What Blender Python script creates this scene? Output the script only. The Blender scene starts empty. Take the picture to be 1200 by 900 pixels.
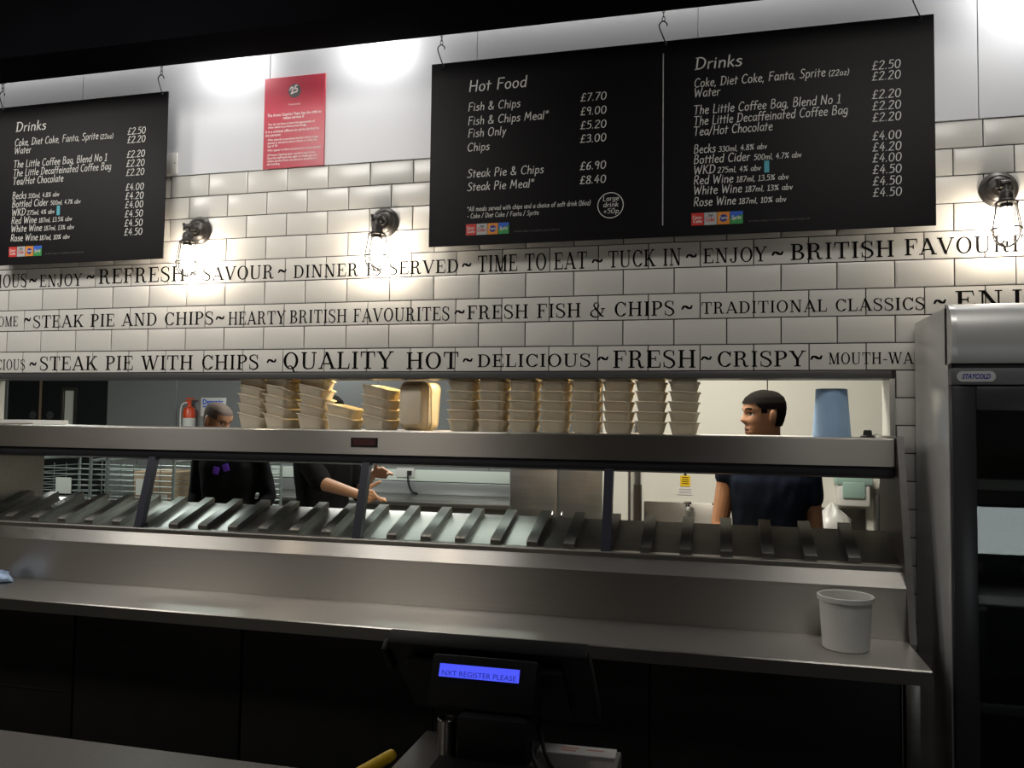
import bpy, bmesh, math, random
from mathutils import Vector, Matrix, Euler, noise
random.seed(7)
C = bpy.context.scene
COL = C.collection
PI = math.pi
R = math.radians
# ------------------------------------------------------------------ camera
yaw, pitch, roll = 0.24909758, 0.04599531, 0.01234046
fw = Vector((-math.sin(yaw)*math.cos(pitch), math.cos(yaw)*math.cos(pitch), math.sin(pitch)))
rt = Vector((math.cos(yaw), math.sin(yaw), 0))
up = rt.cross(fw)
r2 = rt*math.cos(roll) + up*math.sin(roll)
u2 = -rt*math.sin(roll) + up*math.cos(roll)
cam = bpy.data.objects.new('camera', bpy.data.cameras.new('camera'))
COL.objects.link(cam)
cam.matrix_world = Matrix(((r2.x, u2.x, -fw.x, 3.42626), (r2.y, u2.y, -fw.y, -3.3099), (r2.z, u2.z, -fw.z, 1.60326), (0, 0, 0, 1)))
cam.data.sensor_width = 36; cam.data.lens = 28.8; cam.data.clip_start = 0.02
C.camera = cam
# ------------------------------------------------------------------ light
C.view_settings.view_transform = 'Standard'; C.view_settings.look = 'None'
C.view_settings.gamma = 1; C.view_settings.use_curve_mapping = False
C.view_settings.exposure = 0.0
w = bpy.data.worlds.new('world'); C.world = w; w.use_nodes = True
w.node_tree.nodes['Background'].inputs[0].default_value = (0.6, 0.65, 0.7, 1)
w.node_tree.nodes['Background'].inputs[1].default_value = 0.0

def area(name, loc, aim, sx, sy, power, col=(1, 1, 1), spread=180):
    l = bpy.data.lights.new(name, 'AREA'); l.shape = 'RECTANGLE'; l.size = sx; l.size_y = sy
    l.energy = power; l.color = col; l.spread = R(spread)
    o = bpy.data.objects.new(name, l); COL.objects.link(o); o.location = loc
    o.rotation_euler = Vector(aim).to_track_quat('-Z', 'Y').to_euler()
    return o
def spot(name, loc, aim, power, angle, blend, col=(1, 1, 1), size=.03):
    l = bpy.data.lights.new(name, 'SPOT'); l.energy = power; l.spot_size = R(angle); l.spot_blend = blend
    l.color = col; l.shadow_soft_size = size
    o = bpy.data.objects.new(name, l); COL.objects.link(o); o.location = loc
    o.rotation_euler = Vector(aim).to_track_quat('-Z', 'Y').to_euler()
    return o
WARM = (1, .86, .68); NEUT = (1, .95, .86); COOL = (.93, 1, .97)
BULB = 125.0
# ceiling downlights grazing the upper wall (behind the dark beam)
for X in (-.75, 1.22, 1.95, 4.55):
    spot('wall_washer', (X, -.20, 3.33), (0, .45, -.6), 9 if .5 < X < 3 else 16, 165, 1.0, (1, .98, .95), .10)
# hall ceiling panels aimed at the wall above the counter
for X, P in ((-.6, 22), (1.25, 17), (4.3, 8)):
    area('counter_downlight', (X, -1.65, 3.42), (0, .8, -.9), .9, .4, P, (1, .96, .90), 140)
# kitchen ceiling panels
area('kitchen_panel_light', (3.3, .75, 2.62), (0, .2, -1), 1.2, .5, 44, (1, .95, .84))
area('kitchen_panel_light', (1.0, 1.9, 2.62), (0, .1, -1), 1.2, .6, 45, (.95, 1, .95))
area('kitchen_panel_light', (-1.7, 1.5, 2.62), (0, .2, -1), 1.2, .6, 45, (.95, 1, .95))
# warm strip behind the wall header, over the stacked trays
area('header_strip_light', (2.25, .235, 1.90), (0, -.5, -1), 1.9, .05, 13, (1, .70, .30))
# tubes under the gantry shelf
area('gantry_tube_light', (1.0, .05, 1.405), (0, -.1, -1), .45, .05, 1.0, (.85, 1, .95))
area('gantry_tube_light', (2.28, .05, 1.405), (0, -.1, -1), .75, .05, .9, (.85, 1, .92))
# dim customer-side downlights
area('hall_downlight', (-.5, -3.1, 3.40), (0, .1, -1), .45, .3, 5, (1, .93, .84))
area('hall_downlight', (4.1, -3.4, 3.40), (0, .1, -1), .3, .3, 3, (.95, .97, 1))
for X, P in ((-4.96, 300), (.19, 330), (4.6, 70)):
    spot('added_streak_spot', (X, -4.6, 3.2), (0, -.75, -.95), P, 54, .6, (1, .93, .84), .15)  # added spots whose patches on the hall wall reflect as streaks in the steel
area('added_wall_fill', (2.0, -.06, 3.42), (0, .0, -1), 7.5, .04, 14, (1, .98, .95))  # added fill above the boards to brighten the white cladding

# ------------------------------------------------------------------ materials
def mat(name, col, rough=.5, metal=0.0, emit=None, estr=0, spec=.5, coat=0, alpha=None, trans=0):
    m = bpy.data.materials.new(name); m.use_nodes = True
    b = m.node_tree.nodes['Principled BSDF']
    b.inputs['Base Color'].default_value = (*col, 1); b.inputs['Roughness'].default_value = rough
    b.inputs['Metallic'].default_value = metal; b.inputs['Specular IOR Level'].default_value = spec
    b.inputs['Coat Weight'].default_value = coat; b.inputs['Transmission Weight'].default_value = trans
    if emit: b.inputs['Emission Color'].default_value = (*emit, 1); b.inputs['Emission Strength'].default_value = estr
    m.diffuse_color = (*col, 1)
    return m
def noisy(m, scale=(20, 20, 20), amt=.15, bump=0.0, dist=.001, rough=0.0, detail=4):
    nt = m.node_tree; b = nt.nodes['Principled BSDF']
    tc = nt.nodes.new('ShaderNodeTexCoord'); mp = nt.nodes.new('ShaderNodeMapping'); nz = nt.nodes.new('ShaderNodeTexNoise')
    mp.inputs['Scale'].default_value = scale; nz.inputs['Scale'].default_value = 1; nz.inputs['Detail'].default_value = detail
    nt.links.new(tc.outputs['Object'], mp.inputs['Vector']); nt.links.new(mp.outputs['Vector'], nz.inputs['Vector'])
    if amt:
        c = b.inputs['Base Color'].default_value[:3]
        mx = nt.nodes.new('ShaderNodeMix'); mx.data_type = 'RGBA'
        mx.inputs[6].default_value = (*[v*(1-amt) for v in c], 1); mx.inputs[7].default_value = (*[min(1, v*(1+amt)) for v in c], 1)
        nt.links.new(nz.outputs['Fac'], mx.inputs[0]); nt.links.new(mx.outputs[2], b.inputs['Base Color'])
    if rough:
        r0 = b.inputs['Roughness'].default_value
        mr = nt.nodes.new('ShaderNodeMapRange'); mr.inputs[3].default_value = max(0, r0-rough); mr.inputs[4].default_value = r0+rough
        nt.links.new(nz.outputs['Fac'], mr.inputs[0]); nt.links.new(mr.outputs[0], b.inputs['Roughness'])
    if bump:
        bp = nt.nodes.new('ShaderNodeBump'); bp.inputs['Strength'].default_value = bump; bp.inputs['Distance'].default_value = dist
        nt.links.new(nz.outputs['Fac'], bp.inputs['Height']); nt.links.new(bp.outputs['Normal'], b.inputs['Normal'])
    return m
M = {}
M['tile'] = noisy(mat('glazed_tile', (.68, .665, .625), .24, spec=.5), (3, 3, 9), .035)
M['grout'] = mat('dark_grout', (.045, .04, .038), .85)
M['ink'] = mat('black_ink', (.006, .005, .005), .8, spec=.05)
M['clad'] = noisy(mat('white_wall_cladding', (.66, .67, .70), .34), (1.2, 1.2, 1.2), .03)
M['seam'] = mat('cladding_seam', (.40, .41, .43), .6)
M['black'] = noisy(mat('black_paint', (.003, .003, .004), .9, spec=.02), (5, 5, 5), .2)
M['board'] = noisy(mat('menu_board_black', (.006, .005, .006), .45, spec=.16), (4, 4, 4), .25)
M['chalk'] = mat('menu_white_print', (.85, .85, .80), .6)
M['chalkdim'] = mat('menu_grey_print', (.10, .10, .10), .6)
M['steel'] = noisy(mat('brushed_steel', (.43, .41, .38), .40, 1.0), (.6, 500, 500), .08, 0, 0, 0, 2)
M['steeldk'] = noisy(mat('worn_steel', (.30, .285, .265), .36, 1.0), (3, 60, 60), .15, .15, .0005, .06)
M['rail'] = mat('dark_lip', (.03, .03, .035), .35, .6)
M['post'] = mat('post_blue_black', (.022, .024, .038), .4)
M['cabinet'] = noisy(mat('black_laminate', (.013, .0115, .011), .5, spec=.3), (9, 9, 9), .3)
M['floor'] = noisy(mat('dark_floor', (.05, .048, .045), .5), (6, 6, 6), .3)
M['kfloor'] = noisy(mat('kitchen_floor', (.16, .14, .12), .5), (6, 6, 6), .3)
M['kwhite'] = noisy(mat('kitchen_white_cladding', (.70, .69, .62), .35), (1.5, 1.5, 1.5), .03)
M['kgrey'] = noisy(mat('kitchen_grey_cladding', (.30, .31, .31), .3, .35), (2, 2, 2), .05)
M['kdoor'] = noisy(mat('kitchen_door_dark', (.012, .013, .015), .45), (5, 5, 5), .2)
M['chrome'] = mat('chrome', (.75, .75, .75), .12, 1.0)
M['bronze'] = noisy(mat('aged_pewter', (.055, .050, .046), .38, .55), (40, 40, 40), .25)
M['cagewire'] = mat('dark_cage_wire', (.012, .011, .010), .7, spec=.1)
M['glow'] = mat('lit_bulb', (1, .9, .75), .3, emit=(1, .87, .70), estr=BULB)
M['cream'] = noisy(mat('bagasse_cream', (.80, .75, .62), .75), (30, 30, 30), .06, .15, .0005)
nt = M['cream'].node_tree; tr = nt.nodes.new('ShaderNodeBsdfTranslucent'); tr.inputs[0].default_value = (.80, .66, .40, 1); mxs = nt.nodes.new('ShaderNodeMixShader'); mxs.inputs[0].default_value = .30
nt.links.new(nt.nodes['Principled BSDF'].outputs[0], mxs.inputs[1]); nt.links.new(tr.outputs[0], mxs.inputs[2]); nt.links.new(mxs.outputs[0], nt.nodes['Material Output'].inputs[0])
M['white'] = mat('white_plastic', (.68, .67, .64), .4)
M['bluepaper'] = noisy(mat('blue_paper', (.34, .50, .72), .9), (60, 60, 12), .1, .3, .0008)
M['bluecloth'] = noisy(mat('blue_cloth', (.42, .56, .78), .9), (25, 25, 25), .15)
M['red'] = noisy(mat('poster_red', (.52, .055, .085), .30), (2, 2, 2), .05)
M['posterink'] = mat('poster_print', (.85, .72, .70), .5)
M['grey'] = mat('grey_print', (.07, .07, .07), .5)
M['cola'] = mat('logo_red', (.65, .03, .02), .5)
M['silver'] = mat('logo_silver', (.5, .5, .5), .5)
M['orange'] = mat('logo_orange', (.80, .28, .03), .5)
M['green'] = mat('logo_green', (.03, .32, .07), .5)
M['navy'] = mat('logo_navy', (.02, .03, .25), .5)
M['cyan'] = mat('cyan_patch', (.08, .45, .55), .5)
M['fridge'] = noisy(mat('silver_fridge_panel', (.56, .56, .55), .24, .2), (2, 2, 2), .03)
M['canopy'] = noisy(mat('canopy_silver', (.50, .50, .49), .38, .3), (2, 2, 2), .03)
M['fframe'] = mat('fridge_door_frame', (.028, .028, .033), .35)
M['fband'] = mat('fridge_band', (.11, .115, .125), .4)
M['divider'] = noisy(mat('dull_steel', (.17, .165, .15), .42, 1.0), (3, 60, 60), .12)
M['hallwall'] = noisy(mat('hall_wall_grey', (.50, .48, .45), .7), (2, 2, 2), .1)
M['screen'] = mat('lit_screen', (.5, .5, .5), .4, emit=(.85, .95, .95), estr=4)
M['dark'] = mat('near_black', (.006, .006, .007), .6)
M['shelf'] = mat('shelf_grey', (.10, .10, .10), .4, .4)
M['counter'] = noisy(mat('grey_speckled_counter', (.115, .107, .10), .38), (140, 140, 140), .35)
M['pos'] = noisy(mat('terminal_black', (.003, .003, .0035), .55, spec=.3), (30, 30, 30), .2)
M['lcd'] = mat('blue_display', (.02, .03, .4), .4, emit=(.075, .10, .95), estr=1.0)
M['lcdtext'] = mat('display_text', (.02, .03, .2), .4, emit=(.01, .014, .16), estr=1.0)
M['yellow'] = noisy(mat('yellow_plastic', (.80, .52, .02), .4), (30, 30, 30), .08)
M['paper'] = mat('white_paper', (.70, .68, .66), .7)
M['pink'] = mat('pink_print', (.65, .25, .20), .7)
M['skin1'] = noisy(mat('tan_skin', (.52, .265, .15), .5), (30, 30, 30), .08)
M['skin2'] = noisy(mat('warm_skin', (.44, .215, .115), .5), (30, 30, 30), .08)
M['skin3'] = noisy(mat('fair_skin', (.60, .36, .25), .5), (30, 30, 30), .08)
M['lip'] = mat('lip', (.25, .085, .06), .45)
M['eyewhite'] = mat('eye_white', (.6, .57, .52), .3)
M['iris'] = mat('dark_iris', (.015, .01, .008), .2)
M['hairblack'] = noisy(mat('short_black_hair', (.010, .008, .007), .9, spec=.08), (200, 200, 200), .5, .4, .001)
M['hairbuzz'] = noisy(mat('buzzed_hair', (.10, .065, .05), .8), (200, 200, 200), .35, .3, .001)
M['navycloth'] = noisy(mat('navy_tshirt', (.012, .018, .036), .9, spec=.15), (14, 14, 6), .5, .3, .004)
M['blackcloth'] = noisy(mat('black_uniform', (.007, .007, .008), .9, spec=.15), (14, 14, 6), .5, .3, .004)
M['purple'] = mat('purple_tag', (.16, .05, .62), .5)
M['extred'] = mat('extinguisher_red', (.68, .07, .02), .3)
M['wire'] = mat('zinc_wire', (.25, .29, .27), .4, .6)
M['cardboard'] = noisy(mat('cardboard', (.26, .19, .12), .8), (12, 12, 12), .1)
M['card'] = mat('label_card', (.62, .66, .60), .7)
M['dispgreen'] = mat('teal_dispenser', (.30, .44, .38), .35)
M['trunk'] = mat('pale_trunking', (.66, .72, .66), .5)
M['signblue'] = mat('sign_blue', (.02, .12, .62), .5)
M['bag'] = mat('clear_bag', (.78, .78, .74), .3, trans=.2)
M['ledoff'] = noisy(mat('red_display', (.055, .012, .012), .3), (300, 50, 50), .5)
M['darkbrown'] = mat('dark_brown', (.03, .022, .017), .4)
def brushed(m, an=.88):
    nt = m.node_tree; b = nt.nodes['Principled BSDF']; cv = nt.nodes.new('ShaderNodeCombineXYZ')
    cv.inputs[0].default_value = 0; cv.inputs[1].default_value = 1; cv.inputs[2].default_value = 1
    nt.links.new(cv.outputs[0], b.inputs['Tangent']); b.inputs['Anisotropic'].default_value = an
brushed(M['steel']); M['steel'].node_tree.nodes['Principled BSDF'].inputs['Roughness'].default_value = .36
def glass(name, tint=(1, 1, 1), mixf=.06):
    m = bpy.data.materials.new(name); m.use_nodes = True; nt = m.node_tree
    nt.nodes.clear(); o = nt.nodes.new('ShaderNodeOutputMaterial'); t = nt.nodes.new('ShaderNodeBsdfTransparent')
    g = nt.nodes.new('ShaderNodeBsdfGlossy'); mx = nt.nodes.new('ShaderNodeMixShader'); fr = nt.nodes.new('ShaderNodeFresnel')
    t.inputs[0].default_value = (*tint, 1); g.inputs['Roughness'].default_value = .01; fr.inputs[0].default_value = 1.5
    nt.links.new(fr.outputs[0], mx.inputs[0]); nt.links.new(t.outputs[0], mx.inputs[1]); nt.links.new(g.outputs[0], mx.inputs[2])
    nt.links.new(mx.outputs[0], o.inputs[0]); return m
M['glass'] = glass('clear_glass', (.93, .96, .95))
M['bulbglass'] = glass('bulb_glass', (.98, .97, .95))

# ------------------------------------------------------------------ mesh helpers
class MB:
    def __init__(s): s.v = []; s.f = []; s.mi = []; s.mats = []; s.cur = 0
    def m(s, name):
        if name not in s.mats: s.mats.append(name)
        s.cur = s.mats.index(name); return s
    def add(s, vs, fs):
        o = len(s.v); s.v += [tuple(v) for v in vs]
        for f in fs: s.f.append([i+o for i in f]); s.mi.append(s.cur)
    def box(s, x0, x1, y0, y1, z0, z1, bev=0, mtx=None, seg=2):
        bm = bmesh.new(); bmesh.ops.create_cube(bm, size=1)
        for v in bm.verts: v.co = Vector((x0+(v.co.x+.5)*(x1-x0), y0+(v.co.y+.5)*(y1-y0), z0+(v.co.z+.5)*(z1-z0)))
        if bev: bmesh.ops.bevel(bm, geom=list(bm.edges), offset=bev, segments=seg, affect='EDGES', profile=.5)
        s.bm(bm, mtx); return s
    def bm(s, bm, mtx=None):
        bm.verts.index_update()
        s.add([(mtx @ v.co) if mtx else v.co.copy() for v in bm.verts], [[v.index for v in f.verts] for f in bm.faces]); bm.free()
    def loft(s, rings, cap0=True, cap1=True, closed=True):
        n = len(rings[0]); vs = [p for r in rings for p in r]; fs = []
        for i in range(len(rings)-1):
            for j in range(n if closed else n-1):
                a = i*n+j; b = i*n+(j+1) % n
                fs.append([a, b, b+n, a+n])
        if cap0: fs.append(list(range(n))[::-1])
        if cap1: fs.append([len(vs)-n+j for j in range(n)])
        s.add(vs, fs); return s
    def prism(s, poly, axis, a, b):
        # poly in the two other axes, extruded along axis from a to b
        def P(p, t):
            return {'x': (t, p[0], p[1]), 'y': (p[0], t, p[1]), 'z': (p[0], p[1], t)}[axis]
        s.loft([[P(p, a) for p in poly], [P(p, b) for p in poly]]); return s
    def tube(s, path, r, n=8, closed=False):
        path = [Vector(p) for p in path]; rings = []; N = len(path)
        rr = r if isinstance(r, (list, tuple)) else [r]*N
        prev = None
        for i, p in enumerate(path):
            if closed: d = path[(i+1) % N]-path[i-1]
            else: d = path[min(i+1, N-1)]-path[max(i-1, 0)]
            d.normalize()
            if prev is None:
                a = Vector((0, 0, 1)) if abs(d.z) < .9 else Vector((1, 0, 0)); u = d.cross(a).normalized()
            else: u = (prev-d*prev.dot(d)).normalized()
            prev = u; v = d.cross(u)
            rings.append([p+(u*math.cos(2*PI*k/n)+v*math.sin(2*PI*k/n))*rr[i] for k in range(n)])
        if closed: rings.append(rings[0]); s.loft(rings, False, False)
        else: s.loft(rings)
        return s
    def lathe(s, prof, mtx=None, n=24):
        # prof: (radius, height) along local z
        rings = []
        for r, h in prof:
            ring = [Vector((max(r, 1e-5)*math.cos(2*PI*k/n), max(r, 1e-5)*math.sin(2*PI*k/n), h)) for k in range(n)]
            rings.append([mtx @ p if mtx else p for p in ring])
        s.loft(rings); return s
    def build(s, name, parent=None, loc=None, sharp=35):
        me = bpy.data.meshes.new(name); me.from_pydata(s.v, [], s.f)
        for n in s.mats: me.materials.append(M[n])
        me.polygons.foreach_set('material_index', s.mi); me.polygons.foreach_set('use_smooth', [True]*len(s.f))
        me.update()
        bm = bmesh.new(); bm.from_mesh(me); bmesh.ops.recalc_face_normals(bm, faces=bm.faces); bm.to_mesh(me); bm.free()
        try: me.set_sharp_from_angle(angle=R(sharp))
        except Exception: pass
        o = bpy.data.objects.new(name, me); COL.objects.link(o)
        if loc: o.location = loc
        if parent: o.parent = parent
        return o
def tag(o, label=None, cat=None, group=None, kind=None):
    if label: o['label'] = label
    if cat: o['category'] = cat
    if group: o['group'] = group
    if kind: o['kind'] = kind
    return o
def thing(name, label, cat, loc=(0, 0, 0), rz=0, group=None):
    o = bpy.data.objects.new(name, None); COL.objects.link(o); o.empty_display_size = .05
    o.location = loc; o.rotation_euler = (0, 0, rz); return tag(o, label, cat, group)
def struct(o): o['kind'] = 'structure'; return o
def copy_tree(o, parent=None):
    c = o.copy(); COL.objects.link(c)
    if parent: c.parent = parent
    for ch in list(o.children): copy_tree(ch, c)
    return c
def catmull(pts, n=5, closed=False):
    P = [Vector(p) for p in pts]; out = []
    if len(P) < 3: return P
    N = len(P); rng = range(N if closed else N-1)
    for i in rng:
        if closed: a, b, c, d = P[i-1], P[i], P[(i+1) % N], P[(i+2) % N]
        else: a, b, c, d = P[max(i-1, 0)], P[i], P[i+1], P[min(i+2, N-1)]
        for k in range(n):
            t = k/n
            out.append(.5*((2*b)+(c-a)*t+(2*a-5*b+4*c-d)*t*t+(3*b-a-3*c+d)*t**3))
    if not closed: out.append(P[-1])
    return out
def rrect(w, d, r, z=0, n=5):
    out = []
    for cx, cy, a0 in ((w/2-r, d/2-r, 0), (-w/2+r, d/2-r, 90), (-w/2+r, -d/2+r, 180), (w/2-r, -d/2+r, 270)):
        for k in range(n):
            a = R(a0+90*k/(n-1)); out.append((cx+r*math.cos(a), cy+r*math.sin(a), z))
    return out

# ------------------------------------------------------------------ lettering
# every glyph becomes flat polygons [(x, y)...] in units of its cap height
TH, TN = .145, .070
def ribbon(pts, ws):
    L, Rr = [], []
    for i, p in enumerate(pts):
        a = pts[max(i-1, 0)]; b = pts[min(i+1, len(pts)-1)]
        d = (Vector(b)-Vector(a)).normalized() if (Vector(b)-Vector(a)).length > 1e-9 else Vector((1, 0))
        n = Vector((-d.y, d.x)); h = ws[i]/2
        L.append((p[0]+n.x*h, p[1]+n.y*h)); Rr.append((p[0]-n.x*h, p[1]-n.y*h))
    return [[L[i], L[i+1], Rr[i+1], Rr[i]] for i in range(len(pts)-1)]
def gV(x, y0=0, y1=1, t=TH): return [[(x-t/2, y0), (x+t/2, y0), (x+t/2, y1), (x-t/2, y1)]]
def gH(x0, x1, y, t=TN):
    y = min(max(y, t/2), 1-t/2); return [[(x0, y-t/2), (x1, y-t/2), (x1, y+t/2), (x0, y+t/2)]]
def gS(x, y, h=.15): return gH(x-h, x+h, y)
def gD(x0, y0, x1, y1, t):   # slanted bar with horizontal cuts
    dx, dy = x1-x0, y1-y0; k = math.hypot(dx, dy)/abs(dy)*t/2
    return [[(x0-k, y0), (x0+k, y0), (x1+k, y1), (x1-k, y1)]]
def gA(cx, cy, rx, ry, a0, a1, t=TH, tn=TN, n=28):
    out = []
    for i in range(n):
        q = []
        for a in (a0+(a1-a0)*i/n, a0+(a1-a0)*(i+1)/n):
            c, s_ = math.cos(R(a)), math.sin(R(a))
            q.append(((cx+rx*c, cy+ry*s_), (cx+(rx-t)*c, cy+(ry-tn)*s_)))
        out.append([q[0][0], q[1][0], q[1][1], q[0][1]])
    return out
def gC(pts, ws, n=6):
    p3 = catmull([(a, b, 0) for a, b in pts], n); k = len(p3)-1
    W = []
    for i in range(k+1):
        t = i/k*(len(ws)-1); j = min(int(t), len(ws)-2); W.append(ws[j]+(ws[j+1]-ws[j])*(t-j))
    return ribbon([(p.x, p.y) for p in p3], W)
def ball(x, y, r): return [[(x+r*math.cos(2*PI*k/12), y+r*math.sin(2*PI*k/12)) for k in range(12)]]
tri = lambda *p: [list(p)]
SG = {}
def sg(): 
    G = SG
    G['A'] = (.90, gD(.12, 0, .44, 1, TN) + gD(.78, 0, .42, 1, TH) + gH(.22, .66, .31) + gS(.12, 0, .12) + gS(.78, 0, .15))
    G['B'] = (.76, gV(.19) + gH(.03, .42, 0) + gH(.03, .40, 1) + gH(.19, .42, .53) + gA(.38, .755, .27, .245, -90, 90) + gA(.40, .265, .32, .265, -90, 90))
    G['C'] = (.80, gA(.43, .5, .38, .51, 42, 318) + gV(.72, .66, 1, .05) + gC([(.71, .68), (.66, .86), (.5, .985)], [.05, .06, TN]) + gC([(.74, .24), (.66, .1), (.5, .012)], [TN, TN, TN]))
    G['D'] = (.86, gV(.19) + gH(.03, .42, 0) + gH(.03, .42, 1) + gA(.40, .5, .41, .5, -90, 90))
    e = gV(.19) + gH(.03, .66, 1) + gH(.19, .48, .52) + tri((.60, 1), (.66, 1), (.69, .70), (.66, .70)) + gV(.47, .38, .66, .045)
    G['E'] = (.74, e + gH(.03, .70, 0) + tri((.62, 0), (.70, 0), (.72, .32), (.69, .32)))
    G['F'] = (.70, e + gS(.19, 0, .17))
    G['G'] = (.88, gA(.43, .5, .38, .51, 42, 312) + gV(.72, .66, 1, .05) + gV(.70, .06, .42) + gS(.70, .42, .15) + gC([(.71, .68), (.66, .86), (.5, .985)], [.05, .06, TN]))
    G['H'] = (.92, gV(.19) + gV(.73) + gH(.19, .73, .52) + gS(.19, 0) + gS(.19, 1) + gS(.73, 0) + gS(.73, 1))
    G['I'] = (.40, gV(.20) + gS(.20, 0) + gS(.20, 1))
    G['J'] = (.62, gV(.40, .2, 1) + gS(.40, 1, .16) + gC([(.40, .22), (.36, .06), (.2, .02), (.09, .12), (.09, .2)], [TH, .10, TN, TN, TN]) + ball(.10, .2, .075))
    G['K'] = (.88, gV(.19) + gS(.19, 0) + gS(.19, 1) + gD(.24, .36, .70, 1, TN) + gD(.76, 0, .38, .56, TH) + gS(.70, 1, .13) + gS(.74, 0, .15))
    G['L'] = (.70, gV(.19) + gS(.19, 1, .16) + gH(.03, .66, 0) + tri((.58, 0), (.66, 0), (.68, .34), (.65, .34)))
    G['M'] = (1.08, gV(.18, 0, 1, TN) + gV(.88) + gD(.53, 0, .20, 1, TH) + gD(.53, 0, .84, 1, TN) + gS(.18, 0, .13) + gS(.88, 0) + gH(.04, .24, 1) + gH(.82, 1.03, 1))
    G['N'] = (.92, gV(.18, 0, 1, TN) + gV(.74, 0, 1, TN) + gD(.72, 0, .20, 1, TH) + gS(.18, 0, .13) + gS(.74, 1, .13) + gH(.04, .22, 1))
    G['O'] = (.88, gA(.44, .5, .40, .51, 0, 360, n=40))
    G['P'] = (.72, gV(.19) + gS(.19, 0, .17) + gH(.03, .42, 1) + gH(.19, .42, .46) + gA(.38, .735, .30, .275, -90, 90))
    G['Q'] = (.90, gA(.44, .5, .40, .51, 0, 360, n=40) + gC([(.30, .14), (.42, .2), (.54, .06), (.64, -.18), (.82, -.16)], [TN, .06, .10, .10, TN]))
    G['R'] = (.86, gV(.19) + gS(.19, 0, .16) + gH(.03, .42, 1) + gH(.19, .44, .49) + gA(.38, .745, .29, .265, -90, 90) + gC([(.44, .49), (.56, .40), (.60, .16), (.68, .02), (.82, .08)], [TN, .10, TH, .09, TN]))
    G['S'] = (.68, gC([(.56, .70), (.50, .92), (.32, .975), (.13, .88), (.12, .68), (.32, .54), (.52, .40), (.58, .2), (.44, .03), (.26, .02), (.10, .14), (.08, .32)], [.04, .045, TN, .10, .12, .135, .135, .12, .09, TN, .045, .04]) + gV(.565, .68, 1, .04) + gV(.085, 0, .34, .04))
    G['T'] = (.80, gV(.40) + gS(.40, 0, .18) + gH(.03, .77, 1) + tri((.03, 1), (.11, 1), (.07, .68), (.03, .68)) + tri((.69, 1), (.77, 1), (.77, .68), (.73, .68)))
    G['U'] = (.90, gV(.19, .30, 1) + gV(.72, .30, 1, TN) + gS(.19, 1) + gS(.72, 1, .13) + gC([(.19, .32), (.22, .12), (.34, .03), (.50, .03), (.66, .10), (.72, .32)], [TH, .125, .08, .055, TN, TN]))
    G['V'] = (.86, gD(.44, 0, .12, 1, TH) + gD(.42, 0, .76, 1, TN) + gS(.12, 1, .14) + gS(.76, 1, .11))
    G['W'] = (1.24, gD(.38, 0, .12, 1, TH) + gD(.37, 0, .62, 1, TN) + gD(.84, 0, .58, 1, TH) + gD(.83, 0, 1.12, 1, TN) + gS(.12, 1, .14) + gS(1.12, 1, .11) + gS(.58, 1, .14))
    G['Y'] = (.86, gD(.44, .42, .13, 1, TH) + gD(.43, .42, .74, 1, TN) + gV(.43, 0, .46) + gS(.43, 0, .17) + gS(.13, 1, .14) + gS(.74, 1, .12))
    G['&'] = (1.0, gC([(.86, .56), (.78, .30), (.56, .03), (.30, 0.0), (.10, .16), (.16, .40), (.42, .58), (.58, .76), (.50, .95), (.38, .97), (.28, .84), (.34, .64), (.56, .34), (.76, .08), (.92, .02)], [TN, TN, .06, .10, .12, .07, TN, .08, .05, TN, .09, .11, .125, .12, .05]) + gS(.84, .57, .13))
    G['-'] = (.46, gH(.06, .40, .36, .08))
    G['~'] = (.62, gC([(0, .05), (.1, .62), (.2, .82), (.42, .3), (.52, .28), (.62, .95)], [.10, .18, .24, .27, .18, .10]))
    G[' '] = (.42, [])
sg()
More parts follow.
